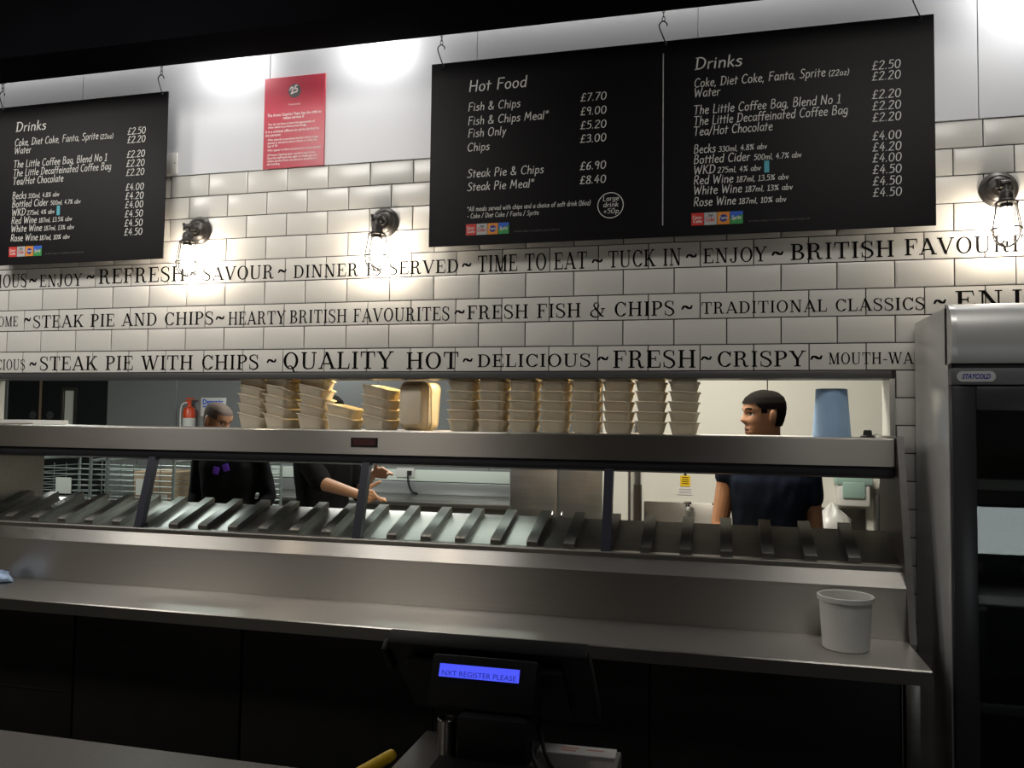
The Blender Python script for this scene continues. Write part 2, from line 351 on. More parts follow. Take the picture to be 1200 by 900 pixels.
HS = '''a50c44,52 30,60 14,52 8,28 16,4 30,4 42,28 46,56;l46,58 46,8 52,0
b48l10,100 10,0;c10,40 24,58 40,50 44,28 36,6 20,0 10,10
c42c40,52 26,60 12,50 8,28 14,8 28,0 42,8
d50c44,50 28,60 12,50 8,26 16,4 30,2 44,24;l44,100 44,0
e46c10,30 40,36 40,50 28,60 14,52 8,28 16,6 30,0 44,8
f34c40,94 28,100 18,88 16,60 16,0;l2,56 34,58
g48c44,52 28,60 12,50 8,28 18,6 32,8 44,34;c44,58 44,0 36,-26 20,-30 6,-22
h48l10,100 10,0;c10,34 24,58 38,54 42,36 42,0
i20l10,58 10,0;l10,78 11,84
j20c12,58 12,-10 4,-28 -8,-26;l12,78 13,84
k44l10,100 10,0;l38,58 12,26;l20,34 42,0
l20l10,100 10,0
m74l10,58 10,0;c10,36 22,58 34,52 38,34 38,0;c38,36 50,58 62,52 66,34 66,0
n48l10,58 10,0;c10,36 24,58 38,54 42,36 42,0
o50c26,60 12,52 7,28 14,6 26,0 40,8 45,30 40,52 26,60
p48l10,58 10,-32;c10,40 24,58 40,50 44,28 36,6 20,0 10,12
r34l10,58 10,0;c10,34 20,54 34,58
s40c36,54 22,60 10,48 22,34 36,22 30,4 16,0 6,6
t34l16,84 16,0;l2,58 34,58
u48c10,58 10,20 18,2 30,4 42,28;l42,58 42,0
v42l6,58 22,0 38,58
w66l6,58 20,0 33,48 46,0 60,58
x42l6,58 38,0;l38,58 6,0
y44l8,58 24,8;l42,58 14,-32
z42l6,58 38,58 8,0 40,0
A68l4,0 34,100 62,0;l14,34 54,34
B58l10,100 10,0;c10,100 36,100 44,80 34,58 12,54;c12,54 42,50 52,28 40,4 10,0
C62c58,86 40,100 18,84 8,50 16,14 36,0 58,10
D66l12,100 12,0;c4,98 34,98 56,78 60,46 44,10 4,0
F54l12,0 12,100 52,100;l12,54 44,56
H68l10,100 10,0;l58,100 58,0;l10,50 58,52
K58l10,100 10,0;l50,100 12,46;l20,54 54,0
L50l12,100 12,0 48,0
M82l8,0 16,100 40,30 64,100 72,0
N70l10,0 10,100 58,0 58,100
O72c36,100 16,88 8,50 16,12 36,0 56,12 64,50 56,88 36,100
P54l10,100 10,0;c10,100 38,100 48,78 38,52 10,46
R58l10,100 10,0;c10,100 38,100 48,78 38,52 10,46;l24,48 54,0
S52c48,90 30,100 12,84 20,60 42,42 44,14 24,0 4,8
T62l2,100 60,100;l30,100 30,0
W88l4,100 22,0 42,80 62,0 82,100
058c30,100 12,84 8,50 14,14 30,0 46,14 52,50 46,84 30,100
136l8,82 22,100 22,0;l6,0 38,0
254c8,84 24,100 44,92 44,70 26,36 6,0;l6,0 50,2
350c8,92 28,100 42,84 34,60 18,54;c18,54 40,52 46,26 34,4 6,4
454l34,100 6,34 50,36;l38,64 36,0
550l44,100 14,100 12,60;c12,60 34,64 46,40 38,8 8,2
650c42,98 20,80 8,40 14,6 32,2 44,24 36,48 20,48 10,30
748l6,98 46,98 16,0
850c26,54 10,72 16,96 36,96 42,76 26,54 8,28 12,4 38,2 46,24 26,54
950c42,76 28,98 10,86 12,58 30,52 42,76;l43,80 36,0
£54c48,86 34,100 20,86 20,50 16,16 4,2;l4,2 50,2;l6,48 38,50
.18l8,0 9,6
,18l9,4 5,-14
/40l4,-8 34,104
&66c60,34 46,6 20,0 6,20 18,44 38,70 32,96 16,92 18,68 40,28 60,0
*36l18,100 18,64;l4,92 32,72;l32,92 4,72
(24c20,106 8,70 8,30 20,-12
)24c6,106 18,70 18,30 6,-12
%70l56,100 12,0;c18,96 8,80 18,62 28,80 18,96;c52,40 42,22 52,4 62,22 52,40
-34l6,36 28,36
+44l22,64 22,12;l4,38 40,38'''
HG = {' ': (.30, [])}
for ln in HS.split('\n'):
    ch = ln[0]; k = 1
    while ln[k].isdigit(): k += 1
    if ln[k] in 'cl': wd = int(ln[1:k])
    st = []
    for part in ln[k:].split(';'):
        pts = [tuple(float(v)/100 for v in q.split(',')) for q in part[1:].split()]
        st.append((part[0], pts))
    HG[ch] = (wd/100, st)
def hand_polys(ch, t):
    out = []
    for kind, pts in HG[ch][1]:
        p = [(q.x, q.y) for q in catmull([(a, b, 0) for a, b in pts], 4)] if kind == 'c' and len(pts) > 2 else pts
        if kind == 'c': out += ribbon(p, [t]*len(p))
        else:
            for q in range(len(p)-1): out += ribbon(p[q:q+2], [t, t])
        for q in (p if kind == 'l' else (p[0], p[-1])): out += [[(q[0]+t/2*math.cos(2*PI*k/8), q[1]+t/2*math.sin(2*PI*k/8)) for k in range(8)]]
    return out
def put(mb, polys, fn):
    for pl in polys: mb.add([fn(a, b) for a, b in pl], [list(range(len(pl)))])
def serif_word(mb, text, x0, x1, z0, z1, y, ref=None):
    h = z1-z0
    nat = lambda t: sum(SG[c][0]+.06 for c in t)-.06
    if text == '~':
        for pl in SG['~'][1]: mb.add([(x0+(x1-x0)*a/.62, y, z0+h*b) for a, b in pl], [list(range(len(pl)))])
        return
    sx = h
    if ref: sx = (x1-x0)/nat(ref)
    elif x0 is not None and x1 is not None: sx = (x1-x0)/nat(text)
    else: sx = h*.86
    if x0 is None: x0 = x1-nat(text)*sx
    cx = x0
    for c in text:
        put(mb, SG[c][1], lambda a, b: (cx+a*sx, y, z0+b*h)); cx += (SG[c][0]+.06)*sx
def hand(mb, text, x0, x1, z0, cap, y, t=.10, slant=.12):
    nat = sum(HG[c][0]+.07 for c in text)-.07
    sx = (x1-x0)/nat if x1 is not None else cap
    cx = x0
    for c in text:
        put(mb, hand_polys(c, t), lambda a, b: (cx+a*sx+b*cap*slant, y, z0+b*cap)); cx += (HG[c][0]+.07)*sx
    return cx
def bfont(name, text, size, matname, mtx, parent, align='LEFT', shear=0, sx=1, width=None, bold=0):
    cu = bpy.data.curves.new('tmp', 'FONT'); cu.body = text; cu.size = size; cu.align_x = align; cu.shear = shear; cu.offset = bold
    cu.resolution_u = 3
    to = bpy.data.objects.new('tmp', cu); COL.objects.link(to); bpy.context.view_layer.update()
    me = bpy.data.meshes.new_from_object(to.evaluated_get(bpy.context.evaluated_depsgraph_get()))
    COL.objects.unlink(to); bpy.data.objects.remove(to)
    if width:
        xs = [v.co.x for v in me.vertices]; sx = width/(max(xs)-min(xs))
    for v in me.vertices: v.co = mtx @ Vector((v.co.x*sx, v.co.y, 0))
    return me
def mesh_into(mb, me):
    mb.add([v.co.copy() for v in me.vertices], [list(p.vertices) for p in me.polygons]); bpy.data.meshes.remove(me)

# ================================================================== SETTING
JL, JR, HZ = -.17, 4.045, 1.785      # serving opening in the wall
mb = MB().m('floor'); mb.box(-7, 7, -6, 0, -.1, 0); struct(mb.build('floor'))
mb = MB().m('kfloor'); mb.box(-6, 7, 0, 4.4, -.1, 0); struct(mb.build('floor_kitchen'))
mb = MB().m('black'); mb.box(-7, 7, -6, .15, 3.5, 3.6); struct(mb.build('ceiling'))
mb = MB().m('kwhite'); mb.box(-6, 7, .15, 4.4, 2.7, 2.8); struct(mb.build('ceiling_kitchen'))
mb = MB().m('black')
mb.box(-7.1, -7, -6, .15, 0, 3.5); struct(mb.build('wall_left'))
mb = MB().m('black'); mb.box(7, 7.1, -6, 4.4, 0, 3.5); struct(mb.build('wall_right'))
mb = MB().m('hallwall'); mb.box(-7, 7, -6.1, -6, 0, 3.5); struct(mb.build('wall_front'))
# tiled wall
mb = MB().m('grout')
mb.box(-7, JL, 0, .15, 0, 3.5); mb.box(JR, 7, 0, .15, 0, 3.5); mb.box(JL, JR, 0, .15, HZ, 3.5)
TW, THH, G = .203, .103, .0022
def tile(x0, x1, z0, z1, flat):
    y0, y1 = -.0005, -.0065; b = .003 if flat else .008
    a = [(x0, y0, z0), (x1, y0, z0), (x1, y0, z1), (x0, y0, z1)]
    e = [(x0, -.0047, z0), (x1, -.0047, z0), (x1, -.0047, z1), (x0, -.0047, z1)]
    i = [(x0+b, y1, z0+b), (x1-b, y1, z0+b), (x1-b, y1, z1-b), (x0+b, y1, z1-b)]
    if flat: e = [(p[0], -.006, p[2]) for p in e]
    mb.loft([a, e, i], False, True)
mb.m('tile')
for r in range(-22, 5):
    z0 = 2.225+THH*r; z1 = z0+THH
    off = .5 if r % 2 == 0 else 0
    for i in range(-14, 30):
        x0 = (i+off)*TW; x1 = x0+TW
        if x0 > 5.6: continue
        if r < -4:
            if x0 >= JL-.02 and x1 <= JR+.02: continue
            if x1 > JL and x0 < JL: x1 = JL-.002
            elif x0 > JL: x0 = max(x0, JR+.002)
        tile(x0+G, x1-G, z0+G, z1-G, r in (0, -2, -4))
wall = struct(mb.build('wall_back', sharp=15))
# upper white cladding
mb = MB().m('seam'); mb.box(-7, 7, -.003, -.0002, 2.741, 3.5)
mb.m('clad')
xs = [-7, -5.6, -4.5, -3.4, -2.3, -1.2, -.078, .397, 1.422, 2.414, 3.339, 4.35, 5.35, 6.3, 7]
for a, b in zip(xs[:-1], xs[1:]): mb.box(a+.0015, b-.0015, -.0075, -.003, 2.7415, 3.5, .0012, seg=1)
struct(mb.build('wall_upper_cladding'))
# lettering on tiles
ROWS = [[
 ('DELICIOUS', None, .108, 2.239, 2.305), ('~', .124, .164, 2.259, 2.280), ('ENJOY', .183, .433, 2.235, 2.295), ('~', .461, .500, 2.265, 2.286),
 ('REFRESH', .526, 1.006, 2.240, 2.312), ('~', 1.033, 1.067, 2.264, 2.284), ('SAVOUR', 1.097, 1.468, 2.238, 2.301), ('~', 1.490, 1.527, 2.261, 2.280),
 ('DINNER IS SERVED', 1.564, 2.346, 2.236, 2.294), ('~', 2.362, 2.399, 2.257, 2.276), ('TIME TO EAT', 2.429, 2.898, 2.234, 2.305), ('~', 2.919, 2.959, 2.255, 2.273),
 ('TUCK IN', 2.983, 3.277, 2.234, 2.303), ('~', 3.296, 3.334, 2.261, 2.279), ('ENJOY', 3.360, 3.603, 2.238, 2.297), ('~', 3.622, 3.661, 2.258, 2.277),
 ('BRITISH', 3.688, 4.060, 2.239, 2.302), ('FAVOURITES', 4.094, 4.477, 2.242, 2.304, 'FAVOURI')], [
 ('WELCOME', None, .065, 2.044, 2.094), ('~', .102, .138, 2.065, 2.086), ('STEAK PIE AND CHIPS', .153, 1.164, 2.034, 2.095), ('~', 1.177, 1.217, 2.054, 2.073),
 ('HEARTY', 1.239, 1.532, 2.030, 2.090), ('BRITISH FAVOURITES', 1.551, 2.309, 2.032, 2.091), ('~', 2.332, 2.372, 2.057, 2.076), ('FRESH FISH & CHIPS', 2.385, 3.252, 2.034, 2.093),
 ('~', 3.279, 3.318, 2.055, 2.074), ('TRADITIONAL CLASSICS', 3.354, 4.163, 2.037, 2.084), ('~', 4.193, 4.231, 2.056, 2.075), ('ENJOY', 4.262, 4.488, 2.037, 2.104, 'ENJ')], [
 ('DELICIOUS', None, .118, 1.828, 1.880), ('~', .145, .182, 1.846, 1.867), ('STEAK PIE WITH CHIPS', .202, 1.404, 1.825, 1.893), ('~', 1.445, 1.488, 1.854, 1.873),
 ('QUALITY', 1.523, 2.056, 1.826, 1.902), ('HOT', 2.113, 2.352, 1.824, 1.897), ('~', 2.372, 2.411, 1.852, 1.870), ('DELICIOUS', 2.433, 2.917, 1.831, 1.885),
 ('~', 2.946, 2.985, 1.854, 1.873), ('FRESH', 3.005, 3.335, 1.825, 1.896), ('~', 3.355, 3.392, 1.853, 1.871), ('CRISPY', 3.413, 3.744, 1.828, 1.889),
 ('~', 3.762, 3.801, 1.852, 1.871), ('MOUTH-WATERING', 3.824, 4.121, 1.836, 1.880, 'MOUTH-WA')]]
for row, what in zip(ROWS, ('upper', 'middle', 'lower')):
    mb = MB().m('ink')
    for wd in row: serif_word(mb, wd[0], wd[1], wd[2], wd[3], wd[4], -.0072, wd[5] if len(wd) > 5 else None)
    o = mb.build('lettering', wall); o['label'] = 'black serif lettering printed along the %s text row of tiles' % what
# header trim, jamb linings
mb = MB().m('shelf'); mb.box(JL, JR, -.008, .155, HZ-.002, 1.811, .001); struct(mb.build('trim_1'))
mb = MB().m('kwhite'); mb.box(JL, JL+.004, -.004, .155, .9, HZ-.004); struct(mb.build('trim_2'))
mb = MB().m('kwhite'); mb.box(JR-.004, JR, -.004, .155, .9, HZ-.004); mb.m('steel').box(JR-.006, JR+.012, -.010, -.001, .9, HZ-.004); struct(mb.build('trim_3'))
# dark beam in front of the cladding
mb = MB().m('black'); mb.box(-6.99, 6.99, -.478, -.257, 3.15, 3.5, .003); struct(mb.build('trim_4'))
# kitchen shell
mb = MB().m('kgrey')
BX = [-6, -4.32, -3.0, -2.135, -1.0, .15, 1.3, 2.66]
for a, b in zip(BX[:-1], BX[1:]):
    if a == -4.32: mb.box(a, b, 4.2, 4.3, 2.1, 2.7)
    else: mb.box(a+.002, b-.002, 4.2, 4.3, 0, 2.7, .002, seg=1)
struct(mb.build('wall_kitchen_back'))
mb = MB().m('kwhite')
for a, b in ((2.73, 3.72), (3.723, 4.72), (4.723, 7)): mb.box(a+.0015, b-.0015, 2.2, 2.3, 0, 2.7, .002, seg=1)
mb.box(2.66, 2.73, 2.2, 4.3, 0, 2.7)
mb.m('steeldk').box(2.835, 2.85, 2.185, 2.2, .9, 2.7)
struct(mb.build('wall_kitchen_right'))
mb = MB().m('kgrey'); mb.box(-6.1, -6, .15, 4.4, 0, 2.7); struct(mb.build('wall_kitchen_left'))
# kitchen double door
def kdoor(name, x0, x1, plate, win):
    d = MB().m('kdoor')
    if win:
        a, b = win
        d.box(x0, a, 4.205, 4.25, 0, 2.09); d.box(b, x1, 4.205, 4.25, 0, 2.09); d.box(a, b, 4.205, 4.25, 0, 1.35); d.box(a, b, 4.205, 4.25, 1.89, 2.09)
    else: d.box(x0, x1, 4.205, 4.25, 0, 2.09)
    o = struct(d.build(name))
    p = MB().m('chrome' if 0 else 'grey'); p.lathe([(0, 0), (.045, 0), (.045, .006), (0, .008)], Matrix.Translation((plate, 4.205, 1.61)) @ Matrix.Rotation(PI/2, 4, 'X')); p.build('push_plate', o)
    if win:
        f = MB().m('steeldk'); a, b = win
        for bx in ((a-.03, a, 1.32, 1.92), (b, b+.03, 1.32, 1.92), (a, b, 1.32, 1.35), (a, b, 1.89, 1.92)): f.box(bx[0], bx[1], 4.195, 4.21, bx[2], bx[3])
        f.build('vision_frame', o)
        g = MB().m('kwhite'); g.box(a, b, 4.22, 4.226, 1.35, 1.89); g.build('vision_panel', o)
kdoor('door_1', -4.31, -3.89, -3.95-.02, None)
kdoor('door_2', -3.86, -3.01, -3.74, (-3.565, -3.43))
mb = MB().m('cardboard'); mb.box(-3.89, -3.86, 4.2, 4.25, 0, 2.09); struct(mb.build('trim_5'))

# ================================================================== MENU BOARDS
def logos(parent, x, z, y, s):
    for k, (bg, txt, ink) in enumerate((('cola', 'Coca', 'chalk'), ('silver', 'Coke', 'cola'), ('orange', 'Fanta', 'navy'), ('green', 'Sprite', 'chalk'))):
        m_ = MB().m(bg); m_.add([(x+k*s, y, z), (x+k*s+s*.96, y, z), (x+k*s+s*.96, y, z+s), (x+k*s, y, z+s)], [[0, 1, 2, 3]])
        y2 = y-.0004
        if bg == 'orange':
            m_.m('navy'); m_.add([(x+k*s+s*.48+s*.3*math.cos(a*.314), y2, z+s*.5+s*.3*math.sin(a*.314)) for a in range(20)], [list(range(20))])
            m_.m('chalk'); hand(m_, txt, x+k*s+s*.14, x+k*s+s*.8, z+s*.42, s*.22, y2-.0003, .16)
        elif bg == 'green':
            m_.m('signblue'); m_.add([(x+k*s, y2, z+s*.45), (x+k*s+s*.96, y2, z+s*.75), (x+k*s+s*.96, y2, z+s), (x+k*s, y2, z+s)], [[0, 1, 2, 3]])
            m_.m(ink); hand(m_, txt, x+k*s+s*.1, x+k*s+s*.8, z+s*.36, s*.30, y2-.0003, .16)
        elif bg == 'silver':
            m_.m('ink'); hand(m_, 'Diet', x+k*s+s*.3, x+k*s+s*.68, z+s*.68, s*.18, y2, .16); m_.m(ink); hand(m_, txt, x+k*s+s*.08, x+k*s+s*.78, z+s*.30, s*.32, y2, .16)
        else:
            m_.m(ink); hand(m_, 'Coca-', x+k*s+s*.08, x+k*s+s*.84, z+s*.54, s*.24, y2, .16); hand(m_, 'Cola', x+k*s+s*.12, x+k*s+s*.8, z+s*.22, s*.24, y2, .16)
        o = m_.build('logo', parent); o['label'] = {'cola': 'red square drink logo with white script', 'silver': 'silver square drink logo with red script', 'orange': 'orange square drink logo with blue circle', 'green': 'green and blue square drink logo'}[bg]
DR = [('Drinks', 3.329, 3.505, 2.983, .046), ('Coke, Diet Coke, Fanta, Sprite', 3.326, 3.807, 2.913, .034), ('Water', 3.326, 3.423, 2.874, .034), ('The Little Coffee Bag, Blend No 1', 3.324, 3.859, 2.806, .034),
 ('The Little Decaffeinated Coffee Bag', 3.324, 3.884, 2.763, .034), ('Tea/Hot Chocolate', 3.324, 3.617, 2.722, .034), ('Becks', 3.325, 3.407, 2.652, .033), ('Bottled Cider', 3.325, 3.534, 2.611, .033), ('WKD', 3.325, 3.406, 2.570, .033),
 ('Red Wine', 3.325, 3.473, 2.530, .033), ('White Wine', 3.325, 3.505, 2.490, .033), ('Rose Wine', 3.325, 3.483, 2.445, .033),
 ('(22oz)', 3.819, 3.890, 2.911, .022), ('330ml, 4.8% abv', 3.418, 3.597, 2.652, .021), ('500ml, 4.7% abv', 3.549, 3.721, 2.611, .021), ('275ml, 4% abv', 3.415, 3.574, 2.570, .021),
 ('187ml, 13.5% abv', 3.485, 3.675, 2.530, .021), ('187ml, 13% abv', 3.517, 3.689, 2.490, .021), ('187ml, 10% abv', 3.494, 3.666, 2.445, .021)]
DP = list(zip('2.50 2.20 2.20 2.20 2.20 4.00 4.20 4.00 4.50 4.50 4.50'.split(), (2.921, 2.881, 2.812, 2.769, 2.726, 2.657, 2.615, 2.574, 2.531, 2.488, 2.446)))
HF = [('Hot Food', 2.407, 2.654, 2.977, .046), ('Fish & Chips', 2.405, 2.629, 2.895, .034), ('Fish & Chips Meal*', 2.405, 2.747, 2.836, .034), ('Fish Only', 2.406, 2.569, 2.784, .034), ('Chips', 2.404, 2.500, 2.725, .034),
 ('Steak Pie & Chips', 2.406, 2.730, 2.614, .034), ('Steak Pie Meal*', 2.407, 2.690, 2.558, .034), ('*All meals served with chips and a choice of soft drink (16oz)', 2.408, 2.923, 2.472, .019), ('- Coke / Diet Coke / Fanta / Sprite', 2.409, 2.712, 2.443, .019)]
HP = list(zip('7.70 9.00 5.20 3.00 6.90 8.40'.split(), (2.896, 2.839, 2.782, 2.727, 2.616, 2.559)))
YB, YT = -.1, -.1008
def board(name, x0, x1, label):
    t = thing(name, label, 'menu board', ((x0+x1)/2, YB, 2.33)); c = Vector(t.location)
    b = MB().m('board'); b.box(x0-c.x, x1-c.x, 0, .006, 0, .78, .0008, seg=1); b.build('panel', t)
    return t, c
def drinks_text(t, c, dx, what):
    m_ = MB().m('chalk'); y = YT-c.y
    for s, a, b, z, cap in DR: hand(m_, s, a+dx-c.x, b+dx-c.x, z-c.z, cap, y, .10 if cap > .03 else .115)
    for s, z in DP: hand(m_, '£'+s, 3.969+dx-c.x, 4.067+dx-c.x, z-c.z, .031, y, .095)
    o = m_.build('lettering', t); o['label'] = what
    m_ = MB().m('cyan'); X = 3.588+dx-c.x; m_.add([(X, y, 2.560-c.z), (X+.018, y, 2.560-c.z), (X+.018, y, 2.606-c.z), (X, y, 2.606-c.z)], [[0, 1, 2, 3]]); m_.build('bottle_picture', t)
    logos(t, 3.318+dx-c.x, 2.369-c.z, y, .0485)
    m_ = MB().m('chalkdim'); hand(m_, 'all drinks subject to availability prices include vat', 3.53+dx-c.x, 3.75+dx-c.x, 2.374-c.z, .007, y, .14); m_.build('small_print', t)
t, c = board('menu_board', 2.242, 4.182, 'wide black menu board with hot food and drinks columns')
drinks_text(t, c, 0, 'white handwritten drinks list with prices')
mb = MB().m('chalk'); y = YT-c.y
for s, a, b, z, cap in HF: hand(mb, s, a-c.x, b-c.x, z-c.z, cap, y, .10 if cap > .03 else .115)
for s, z in HP: hand(mb, '£'+s, 2.879-c.x, 2.984-c.x, z-c.z, .031, y, .095)
mb.build('lettering', t)['label'] = 'white handwritten hot food list with prices'
mb = MB().m('chalk'); put(mb, gA(3.004-c.x, 2.466-c.z, .052, .052, 0, 360, .003, .003, 40), lambda a, b: (a, y, b))
for s, a, b, z in (('Large', 2.972, 3.036, 2.485), ('drink', 2.974, 3.034, 2.460), ('+50p', 2.976, 3.036, 2.434)): hand(mb, s, a-c.x, b-c.x, z-c.z, .019, y, .11)
mb.build('price_badge', t)['label'] = 'thin white ring around large drink price'
logos(t, 2.4045-c.x, 2.3715-c.z, y, .0465)
mb = MB().m('chalkdim'); hand(mb, 'all items subject to availability prices include vat', 2.61-c.x, 2.80-c.x, 2.376-c.z, .007, y, .14); mb.build('small_print', t)
mb = MB().m('silver'); mb.add([(3.2065-c.x, y, 2.375-c.z), (3.2105-c.x, y, 2.375-c.z), (3.2105-c.x, y, 3.06-c.z), (3.2065-c.x, y, 3.06-c.z)], [[0, 1, 2, 3]]); mb.build('dividing_line', t)
t, c = board('menu_board', -.03, .953, 'smaller black drinks menu board hanging left of the red notice')
drinks_text(t, c, -3.229, 'white handwritten drinks list with prices')
def hook(x, label, flip=1):
    t = thing('chain_hook', label, 'hook', (x, YB+.003, 3.09), group='hooks holding the menu boards')
    m_ = MB().m('dark'); pts = catmull([(0, 0, 0), (.012*flip, -.006, .004), (.004*flip, -.005, .022), (-.014*flip, -.004, .07), (-.016*flip, -.004, .088), (-.002*flip, -.004, .1), (.012*flip, -.004, .09), (.013*flip, -.004, .08)], 5)
    m_.tube(pts, .0026, 6); m_.build('hook', t)
    m_ = MB().m('chrome'); m_.lathe([(0, 0), (.005, 0), (.005, .003), (0, .003)], Matrix.Translation((0, -.0035, 0)) @ Matrix.Rotation(PI/2, 4, 'X'), 10); m_.build('eyelet', t)
    m_ = MB().m('dark'); z = .098; k = 0
    while z < .41:
        a = (k % 2)*PI/2
        m_.tube([(.0055*math.cos(q)*math.cos(a), .0055*math.cos(q)*math.sin(a)-.004, z+.011+.011*math.sin(q)) for q in [2*PI*i/10 for i in range(10)]], .0016, 5, True); z += .0175; k += 1
    m_.build('chain', t)
hook(.915, 'dark S hook and chain at the right corner of the drinks-only board')
hook(.012, 'dark S hook and chain at the left corner of the drinks-only board')
hook(2.285, 'dark S hook and chain at the left corner of the wide board')
hook(3.209, 'dark hook and chain at the middle top edge of the wide board')
hook(4.128, 'dark hook and chain at the right corner of the wide board')

# ================================================================== NOTICE, SWITCH, SCONCES
t = thing('notice_poster', 'red alcohol licensing notice panel with white print on the white wall', 'notice', (1.5525, -.0078, 2.741))
mb = MB().m('red'); mb.box(-.1525, .1525, -.006, 0, 0, .42, .0008, seg=1); mb.build('panel', t)
mb = MB().m('grey'); mb.add([(.0+.032*math.cos(a*PI/16), -.0066, .352+.032*math.sin(a*PI/16)) for a in range(32)], [list(range(32))]); mb.build('badge', t)
mb = MB().m('posterink')
XZ = Matrix(((1, 0, 0, 0), (0, 0, 1, 0), (0, 1, 0, 0), (0, 0, 0, 1)))
def ptext(s, x, z, size, width=None, rot=0, shear=0, bold=0):
    mesh_into(mb, bfont('t', s, size, None, Matrix.Translation((x, -.0072, z)) @ XZ @ Matrix.Rotation(rot, 4, 'Z'), t, shear=shear, width=width, bold=bold))
ptext('25', -.020, .337, .046, .042, R(14), .15, .0012)
mb.build('badge_number', t)
mb = MB().m('posterink')
ptext('think', -.027, .352, .016, None, R(14))
mb.build('badge_word', t)
mb = MB().m('posterink')
ptext('CHALLENGE', -.03, .286, .010, .06)
mb.build('badge_caption', t)
mb = MB().m('posterink')
L = [(-.135, .240, .0185, 'The Arena Catering Team has the right to', .270), (-.055, .224, .0185, 'refuse service if:', .105),
 (-.130, .200, .0135, 'You do not have or have the appropriate of', .235), (-.130, .186, .0135, 'when asked to produce proof of age.', .195),
 (-.142, .165, .0175, 'It is a criminal offence to serve alcohol to', .268), (-.142, .149, .0175, 'any persons:', .078),
 (-.130, .128, .0135, 'Who intends to purchase alcohol which is then', .255), (-.130, .114, .0135, 'passed to someone who is drunk or under the', .248), (-.130, .100, .0135, 'age of 18', .050),
 (-.130, .080, .0135, 'Who appear to have consumed too much alcohol', .265),
 (-.130, .058, .0135, 'All Arena Catering team members and Arena', .240), (-.130, .044, .0135, 'Security staff have the right to challenge and', .248), (-.130, .030, .0135, 'refuse alcohol from any persons anywhere in', .250), (-.130, .016, .0135, 'the building.', .066)]
for x, z, s, txt, wd in L: ptext(txt, x, z, s, wd, bold=.00035)
mb.build('lettering', t)
t = thing('wall_switch', 'white switch plate half hidden beside the smaller menu board', 'switch', (.905, -.0078, 2.80))
mb = MB().m('white'); mb.box(-.043, .043, -.009, 0, -.05, .05, .003); mb.build('plate', t)
mb = MB().m('grey'); mb.lathe([(0, 0), (.004, 0), (0, .0015)], Matrix.Translation((.032, -.0088, 0)) @ Matrix.Rotation(PI/2, 4, 'X'), 10); mb.build('screw', t)

def sconce(loc, label):
    t = thing('wall_sconce', label, 'wall lamp', loc, group='caged bulb wall lamps')
    RX = Matrix.Rotation(PI/2, 4, 'X')      # local z -> -y
    m_ = MB().m('bronze'); m_.lathe([(0, 0), (.064, 0), (.066, .004), (.063, .009), (.050, .017), (.046, .016), (.036, .022), (.032, .030), (.020, .034), (.017, .040), (0, .041)], RX, 36); m_.build('backplate', t)
    m_ = MB().m('bronze'); m_.tube([(0, -.03, 0), (0, -.062, 0), (0, -.076, -.003), (0, -.084, -.014), (0, -.085, -.03)], [.011, .011, .012, .012, .011], 12)
    m_.lathe([(0, -.016), (.013, -.016), (.015, -.010), (.015, .010), (.013, .016), (0, .016)], Matrix.Translation((0, -.078, .0)) @ Matrix.Rotation(PI/2, 4, 'Y'), 16); m_.build('knuckle_arm', t)
    m_ = MB().m('bronze'); m_.tube([(-.012, -.078, 0), (-.024, -.078, .0)], .005, 8)
    m_.tube([(-.026, -.078, -.014), (-.026, -.078, .016)], [.005, .006], 8); m_.lathe([(0, -.007), (.006, -.005), (.006, .005), (0, .007)], Matrix.Translation((-.028, -.078, .014)), 10); m_.build('wing_screw', t)
    m_ = MB().m('bronze'); m_.lathe([(0, -.028), (.018, -.028), (.022, -.034), (.024, -.045), (.024, -.058), (.028, -.062), (.028, -.070), (.020, -.074), (.020, -.088), (0, -.088)][::-1], Matrix.Translation((0, -.085, 0)), 24); m_.build('socket', t)
    m_ = MB().m('cagewire'); cx, cy = 0, -.085
    prof = [(.030, -.066), (.036, -.072), (.039, -.10), (.046, -.14), (.049, -.165), (.044, -.195), (.030, -.215), (.010, -.226), (0, -.227)]
    for k in range(6):
        a = 2*PI*k/6+.3; m_.tube(catmull([(cx+r*math.cos(a), cy+r*math.sin(a), z) for r, z in prof], 3), .0024, 5)
    for r, z in ((.036, -.071), (.049, -.165)): m_.tube([(cx+r*math.cos(2*PI*i/28), cy+r*math.sin(2*PI*i/28), z) for i in range(28)], .0026, 5, True)
    m_.build('cage', t)
    m_ = MB().m('glow'); m_.lathe([(0, -.205), (.010, -.202), (.019, -.190), (.024, -.172), (.024, -.155), (.020, -.130), (.015, -.105), (.013, -.090), (0, -.089)], Matrix.Translation((cx, cy, 0)), 20); m_.build('bulb', t)
    return t
sconce((1.075, -.0066, 2.473), 'leftmost lit cage wall lamp, right of the smaller menu board')
sconce((2.004, -.0066, 2.467), 'middle lit cage wall lamp, left of the wide menu board')
sconce((4.411, -.0066, 2.472), 'rightmost lit cage wall lamp above the fridge')

